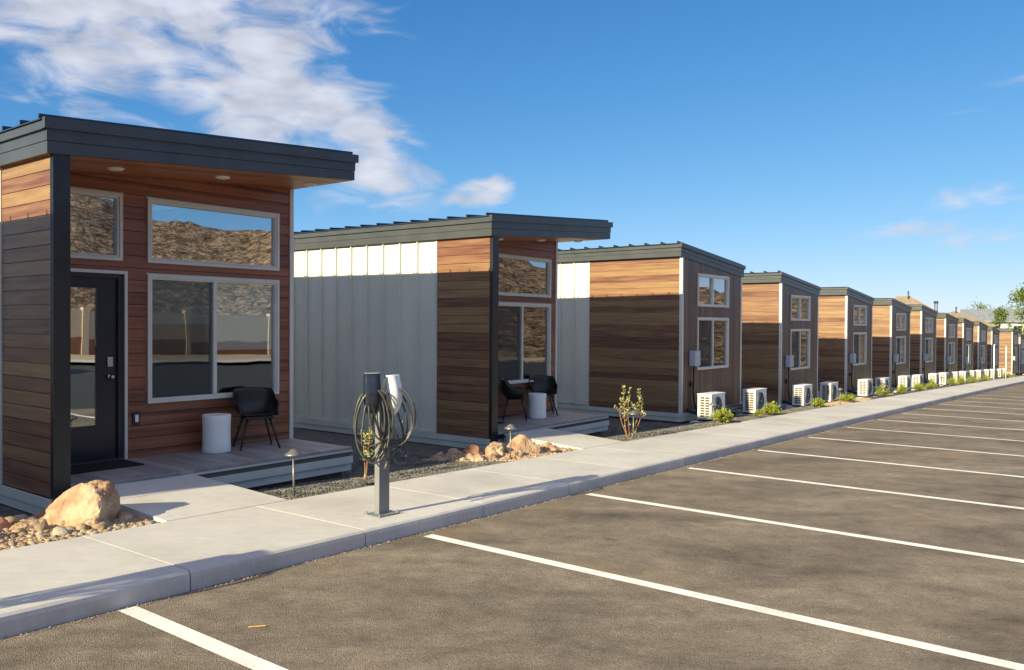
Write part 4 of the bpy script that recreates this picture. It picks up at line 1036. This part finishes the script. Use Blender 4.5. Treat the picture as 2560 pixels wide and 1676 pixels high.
BUSH = [(12.75, 1.22, .22, .34), (15.6, 1.25, .22, .30), (19.3, 1.25, .14, .22), (22.2, 1.22, .24, .24), (26.6, 1.25, .26, .42), (29.6, 1.2, .2, .34), (32.3, 1.25, .24, .30), (35.0, 1.25, .24, .38), (40.2, 1.2, .24, .42), (42.4, 1.25, .26, .44), (45.5, 1.3, .40, .40), (51.0, 1.25, .42, .34), (61.5, 1.2, .55, .36)]
BL = ['bright green shrub right of the first fan unit', 'bright green shrub between the third and fourth cabins', 'small green shrub by the fourth cabin right fan unit', 'green shrub growing in the tan stones', 'full green shrub before the fifth cabin right fan unit', 'green shrub left of the sixth cabin fan units', 'low green shrub between the two fan units of the sixth cabin', 'green shrub before the seventh cabin', 'green shrub between the seventh and eighth cabins', 'green shrub before the eighth cabin right fan unit', 'wide green shrub before the ninth cabin', 'low green shrub before the tenth cabin', 'farthest low green shrub at the end of the bed']
for i, ((s, t, r_, h), lab) in enumerate(zip(BUSH, BL)): shrub('shrub', s, t, r_, h, 70, lab, 100 + i)
def leggy(s, t, h, n, spread, label, seed, stemmat):
    rnd = random.Random(seed); root = empty('leggy_shrub', S(s, t, bedz(s, t))); lf = MB()
    for k in range(n):
        a = rnd.uniform(0, 6.283); sp = spread * rnd.uniform(.35, 1); hh = h * rnd.uniform(.62, 1.0)
        P = []; m = 12
        for i in range(m + 1):
            u = i / m; bow = math.sin(min(1, u * 1.6) * math.pi / 2)
            P.append(Vector((math.cos(a) * sp * bow + .012 * math.sin(u * 7 + k), math.sin(a) * sp * bow + .012 * math.cos(u * 6 + k), -.03 + (hh + .03) * u ** 1.05)))
        MB().tube(P, [.0085 * (1 - .6 * i / m) for i in range(m + 1)], 6).build('stem', stemmat, root)
        for q in range(30):
            u = rnd.choice([rnd.uniform(.12, .95), rnd.uniform(.72, 1.0), rnd.uniform(.85, 1.0)]); i = min(m - 1, int(u * m)); p = P[i].lerp(P[i + 1], u * m - i)
            aa = rnd.uniform(0, 6.283); dv = Vector((math.cos(aa), math.sin(aa), rnd.uniform(.3, 1.2)))
            leaf_quads(lf, p, dv, rnd.uniform(.035, .065), rnd.uniform(.016, .026), rnd, .1)
        for br in range(3):
            u = rnd.uniform(.45, .85); i = int(u * m); p = P[i]; aa = rnd.uniform(0, 6.283); e = p + Vector((math.cos(aa) * .09, math.sin(aa) * .09, .11))
            MB().tube([p, (p + e) / 2 + Vector((0, 0, -.012)), e], [.005, .004, .003], 5).build('stem', stemmat, root)
            for q in range(12):
                aa = rnd.uniform(0, 6.283); leaf_quads(lf, e + Vector((rnd.gauss(0, .012), rnd.gauss(0, .012), rnd.gauss(-.02, .025))), Vector((math.cos(aa), math.sin(aa), rnd.uniform(.2, 1.4))), rnd.uniform(.03, .055), .02, rnd, .1)
    lf.build('foliage', 'leaf_sage', root); return tag(root, label, 'shrub')
leggy(2.95, 1.0, .70, 2, .12, 'leggy shrub with red stems behind the charging post', 3, 'stem_red')
leggy(8.98, 1.12, 1.02, 5, .24, 'tall leggy shrub with pale leaves at the second ramp corner', 9, 'stem_red')
shrub('shrub', 14.6, 1.3, .06, .14, 10, 'tiny sprig in the gravel before the third cabin right fan unit', 77)
TWIG = (-.59, 3.87)
# litter on the car park
o = MB().bbox(-.05, .05, -.004, .004, 0, .006, .002).build('yellow_twig', 'stick'); o.location = S(TWIG[0], TWIG[1], .005); o.rotation_euler = (0, 0, R(14)); tag(o, 'small yellow twig lying on the asphalt near the front', 'twig')

# ------------------------------------------------------------------ far background
def tree(name, x, y, z, h, rad, n, label, seed, trunk=.3):
    rnd = random.Random(seed); root = empty(name, (x, y, z)); tr = MB(); lf = MB()
    tr.tube([(0, 0, -.3), (.1, .05, h * .3), (-.05, .1, h * .62), (.05, 0, h * .9)], [.16 * h / 6, .12 * h / 6, .07 * h / 6, .02], 8)
    cl = []
    for k in range(34):
        a = rnd.uniform(0, 6.283); zz = trunk + (1 - trunk) * rnd.random() ** .85; prof = math.sin(min(1, (zz - trunk) / (1 - trunk) * .92 + .10) * math.pi) ** .6
        rr = rad * prof * rnd.uniform(.25, 1.0); c = Vector((math.cos(a) * rr, math.sin(a) * rr, zz * h)); cl.append((c, rad * rnd.uniform(.16, .34)))
        tr.tube([(0, 0, max(.2 * h, c.z - rr * .8)), tuple(c)], [.03 * h / 6, .01], 5)
    for k in range(n):
        c, r = rnd.choice(cl); p = c + Vector((rnd.gauss(0, r * .55), rnd.gauss(0, r * .55), rnd.gauss(0, r * .5)))
        leaf_quads(lf, p, Vector((rnd.gauss(0, 1), rnd.gauss(0, 1), rnd.gauss(0, .8))), rnd.uniform(.14, .30) * h / 8, rnd.uniform(.09, .17) * h / 8, rnd)
    tr.build('trunk', 'bark', root); lf.build('crown', 'leaf_tree', root); return tag(root, label, 'tree', 'trees past the row')
def ray(u, v, dist):
    # offline helper values: bearing of a far thing at a ground distance
    return Vector((dist * (u - 1280) / 2083.9, dist, 1.83 - dist * (v - 809 - .0062 * (u - 1280)) / 2083.9))
def house(name, label, pos, yaw, w, d, hwall, hroof, matw, matr, hip=True, windows=3):
    root = empty(name, pos, yaw)
    MB().box(-w / 2, w / 2, -d / 2, d / 2, -6, hwall).build('wall', matw, root)
    o = .5; r = MB(); a = w / 2 + o; b = d / 2 + o; k = (b if hip else -0.0)
    rl = a - k * .95 if hip else a
    vs = [(-a, -b, hwall), (a, -b, hwall), (a, b, hwall), (-a, b, hwall), (-rl, 0, hwall + hroof), (rl, 0, hwall + hroof)]
    r.add(vs, [(0, 1, 5, 4), (2, 3, 4, 5), (1, 2, 5), (3, 0, 4), (0, 3, 2, 1)]); r.add([(x, y, z - .2) for x, y, z in vs[:4]] + vs[:4], [(0, 1, 5, 4), (1, 2, 6, 5), (2, 3, 7, 6), (3, 0, 4, 7)])
    rf = r.build('roof', matr, root)
    for i in range(windows):
        x = -w / 2 + w * (i + .5) / windows; wf = MB().box(x - .6, x + .6, -d / 2 - .05, -d / 2, hwall - 1.9, hwall - .6).build('window', 'frame_white', root)
        MB().box(x - .5, x + .5, -d / 2 - .07, -d / 2 - .051, hwall - 1.8, hwall - .7).build('pane', 'charger_glass', wf)
    MB().tube([(rl * .6, -.4, hwall + hroof - .5), (rl * .6, -.4, hwall + hroof + .55)], .09, 8).build('vent_pipe', 'charcoal', rf)
    return tag(root, label, 'house')
P_ = ray(2258, 800, 95); house('far_house', 'tan hip-roofed house showing above the sixth and seventh cabins', (P_.x, P_.y, 0), R(-10), 6.0, 5, P_.z + .5, 2.2, 'wall_tan', 'roof_tan')
P_ = ray(2385, 812, 100); house('far_house', 'tan hip-roofed house showing above the eighth cabin', (P_.x, P_.y, 0), R(-15), 6, 6, P_.z + .0, 1.6, 'wall_tan', 'roof_tan')
P_ = ray(2480, 806, 120); house('far_barn', 'white building with a grey gable roof at the far end of the row', (P_.x + .5, P_.y, 0), R(-30), 8.0, 7, P_.z + .2, 1.7, 'wall_pale', 'roof_grey', False)
P_ = ray(2580, 806, 122); house('far_barn', 'second white building with a grey roof behind the tall tree', (P_.x, P_.y, 0), R(-30), 8.0, 7, P_.z + .2, 1.6, 'wall_pale', 'roof_grey', False)
P_ = ray(2339, 790, 80); mb = MB(); mb.tube([(-.1, 0, -6), (-.1, 0, 1.2)], .05, 8); mb.tube([(.12, 0, -6), (.12, 0, 1.2)], .05, 8); mb.box(-.19, .19, -.08, .08, 1.18, 1.42); mb.box(-.13, .15, -.06, .06, .4, .5)
o = mb.build('flue_pipe', 'charcoal'); o.location = P_; tag(o, 'dark twin flue pipe rising behind the seventh cabin', 'flue pipe')
P_ = ray(2545, 930, 92); tree('leafy_tree', P_.x + 2.0, P_.y, P_.z, 10.0, 3.0, 9000, 'tall light green tree at the right edge past the row', 31)
P_ = ray(2500, 930, 105); tree('leafy_tree', P_.x, P_.y, P_.z, 8.0, 1.5, 2600, 'slim young tree in front of the white building', 33)
P_ = ray(2450, 930, 150); tree('leafy_tree', P_.x, P_.y, P_.z, 11.6, 4.5, 2600, 'rounded tree behind the roof of the white building', 35)
P_ = ray(2480, 930, 152); tree('leafy_tree', P_.x + 3, P_.y, P_.z, 11.2, 4.5, 2400, 'second rounded tree behind the white building roof', 36)
# across the car park: what the windows mirror
def crest(az):
    k = [(36, 1.0), (52, 2.0), (62, 3.2), (70, 6.6), (77, 9.2), (83, 7.6), (89, 6.4), (95, 7.4), (101, 9.6), (108, 11.2), (118, 11.2), (135, 8), (150, 4)]
    for (a, ha), (b, hb) in zip(k, k[1:]):
        if a <= az <= b: u = (az - a) / (b - a); u = u * u * (3 - 2 * u); return ha + (hb - ha) * u
    return 1.0
hm = MB(); na, nr = 230, 34; vs = []
for i in range(na + 1):
    az = 38 + (148 - 38) * i / na
    for j in range(nr + 1):
        u = j / nr; r = 78 + 70 * u; top = math.tan(R(crest(az))) * (78 + 48)
        prof = min(1, u / .68); prof = prof ** .8 if prof < 1 else 1
        x, y = r * math.sin(R(az)), r * math.cos(R(az)); nz_ = noise.fractal(Vector((x * .06, y * .06, 0)), 1.0, 2.0, 6)
        led = .55 * noise.noise(Vector((x * .3, y * .3, 2)))
        s = (Vector((x, y, 0)) - C1).dot(AX)
        fall = 1 if u < .7 else 1 - (u - .7) / .3 * .5
        vs.append((x, y, (G(s) - .5) * (1 - prof) + (1.83 + top + 1.5 * nz_ * prof + led + .5 * noise.noise(Vector((x * .9, y * .9, 5)))) * prof * fall - (.8 if j == 0 else 0)))
hm.add(vs, [(i * (nr + 1) + j, (i + 1) * (nr + 1) + j, (i + 1) * (nr + 1) + j + 1, i * (nr + 1) + j + 1) for i in range(na) for j in range(nr)], True)
h_ = hm.build('rocky_hill', 'rock_hill', kind='structure')
sheet('opposite_sidewalk', 'concrete', -40, 60, 26.0, 29.5, lambda s, t: rise(26) + .14, 30, 1)
sheet('opposite_bed', 'gravel_tan', -60, 60, 29.5, 80, lambda s, t: rise(26) + .10 + max(0, t - 36) * .02, 30, 8)
wr = empty('boundary_wall', S(0, 38, rise(26)), math.pi / 2 - TH); tag(wr, 'tan boundary wall with brown base across the car park', 'wall')
for k in range(-7, 8):
    x0 = k * 6.0; z = G(x0)
    MB().box(x0, x0 + 5.6, 0, .2, z - .5, z + .95).build('wall_base', 'wall_brown', wr)
    MB().box(x0, x0 + 5.6, .01, .19, z + .951, z + 2.6).build('wall_panel', 'wall_tan', wr)
    MB().box(x0 + 5.601, x0 + 5.999, -.08, .28, z - .5, z + 2.75).build('pier', 'wall_tan', wr)
for k, (s, t) in enumerate(((4, 31), (9, 32), (-3, 31.5))):
    rnd = random.Random(k); root = empty('grass_tuft', S(s, t, rise(26) + .1)); lf = MB()
    for q in range(120):
        a = rnd.uniform(0, 6.28); leaf_quads(lf, Vector((rnd.gauss(0, .06), rnd.gauss(0, .06), 0)), Vector((math.cos(a), math.sin(a), rnd.uniform(.6, 2.2))), rnd.uniform(.5, 1.0), .04, rnd, .4)
    lf.build('foliage', 'leaf_lime', root); tag(root, ['yucca tuft across the car park opposite the first cabin', 'yucca tuft across the car park opposite the second cabin', 'yucca tuft across the car park left of the others'][k], 'plant', 'yuccas across the car park')
def car(loc, rz, label):
    root = empty('parked_car', loc, rz)
    prof = [(-2.2, .30), (-2.25, .62), (-2.1, .86), (-1.2, .98), (-.55, 1.40), (.85, 1.42), (1.55, 1.02), (2.15, .92), (2.25, .60), (2.2, .30)]
    b = MB(); bm = bmesh.new(); L1 = [bm.verts.new((x, -.86 if z < 1.1 else -.68, z)) for x, z in prof]; L2 = [bm.verts.new((x, .86 if z < 1.1 else .68, z)) for x, z in prof]
    n = len(prof)
    for i in range(n): bm.faces.new((L1[i], L1[(i + 1) % n], L2[(i + 1) % n], L2[i]))
    bm.faces.new(L1[::-1]); bm.faces.new(L2); bmesh.ops.bevel(bm, geom=bm.edges[:], offset=.06, segments=2, affect='EDGES'); b.bm(bm, True); b.build('body', 'car_paint', root)
    for s in (-1, 1):
        for x0, x1 in (((-1.0), .1), (.18, 1.25)):
            MB().add([(x0, s * .875, 1.0), (x1, s * .875, 1.02), (x1 - (.3 if x1 > 1 else 0), s * .74, 1.36), (x0 + (.42 if x0 < -.5 else 0), s * .74, 1.36)], [(0, 1, 2, 3)]).build('window', 'charger_glass', root)
        for x in (-1.35, 1.35):
            w = MB(); w.tube([(x, s * .72, .33), (x, s * .90, .33)], .33, 20); w = w.build('wheel', 'tyre', root); MB().tube([(x, s * .895, .33), (x, s * .915, .33)], .2, 14).build('rim', 'steel', w)
        MB().bbox(-2.27, -2.18, s * .6 - .18, s * .6 + .18, .62, .76, .02).build('headlight', 'lens_white', root)
    return tag(root, label, 'car')
car(S(7.0, 22.5, rise(22.5)), math.pi / 2 - TH + math.pi / 2, 'dark blue parked car across the car park, mirrored in the door glass')
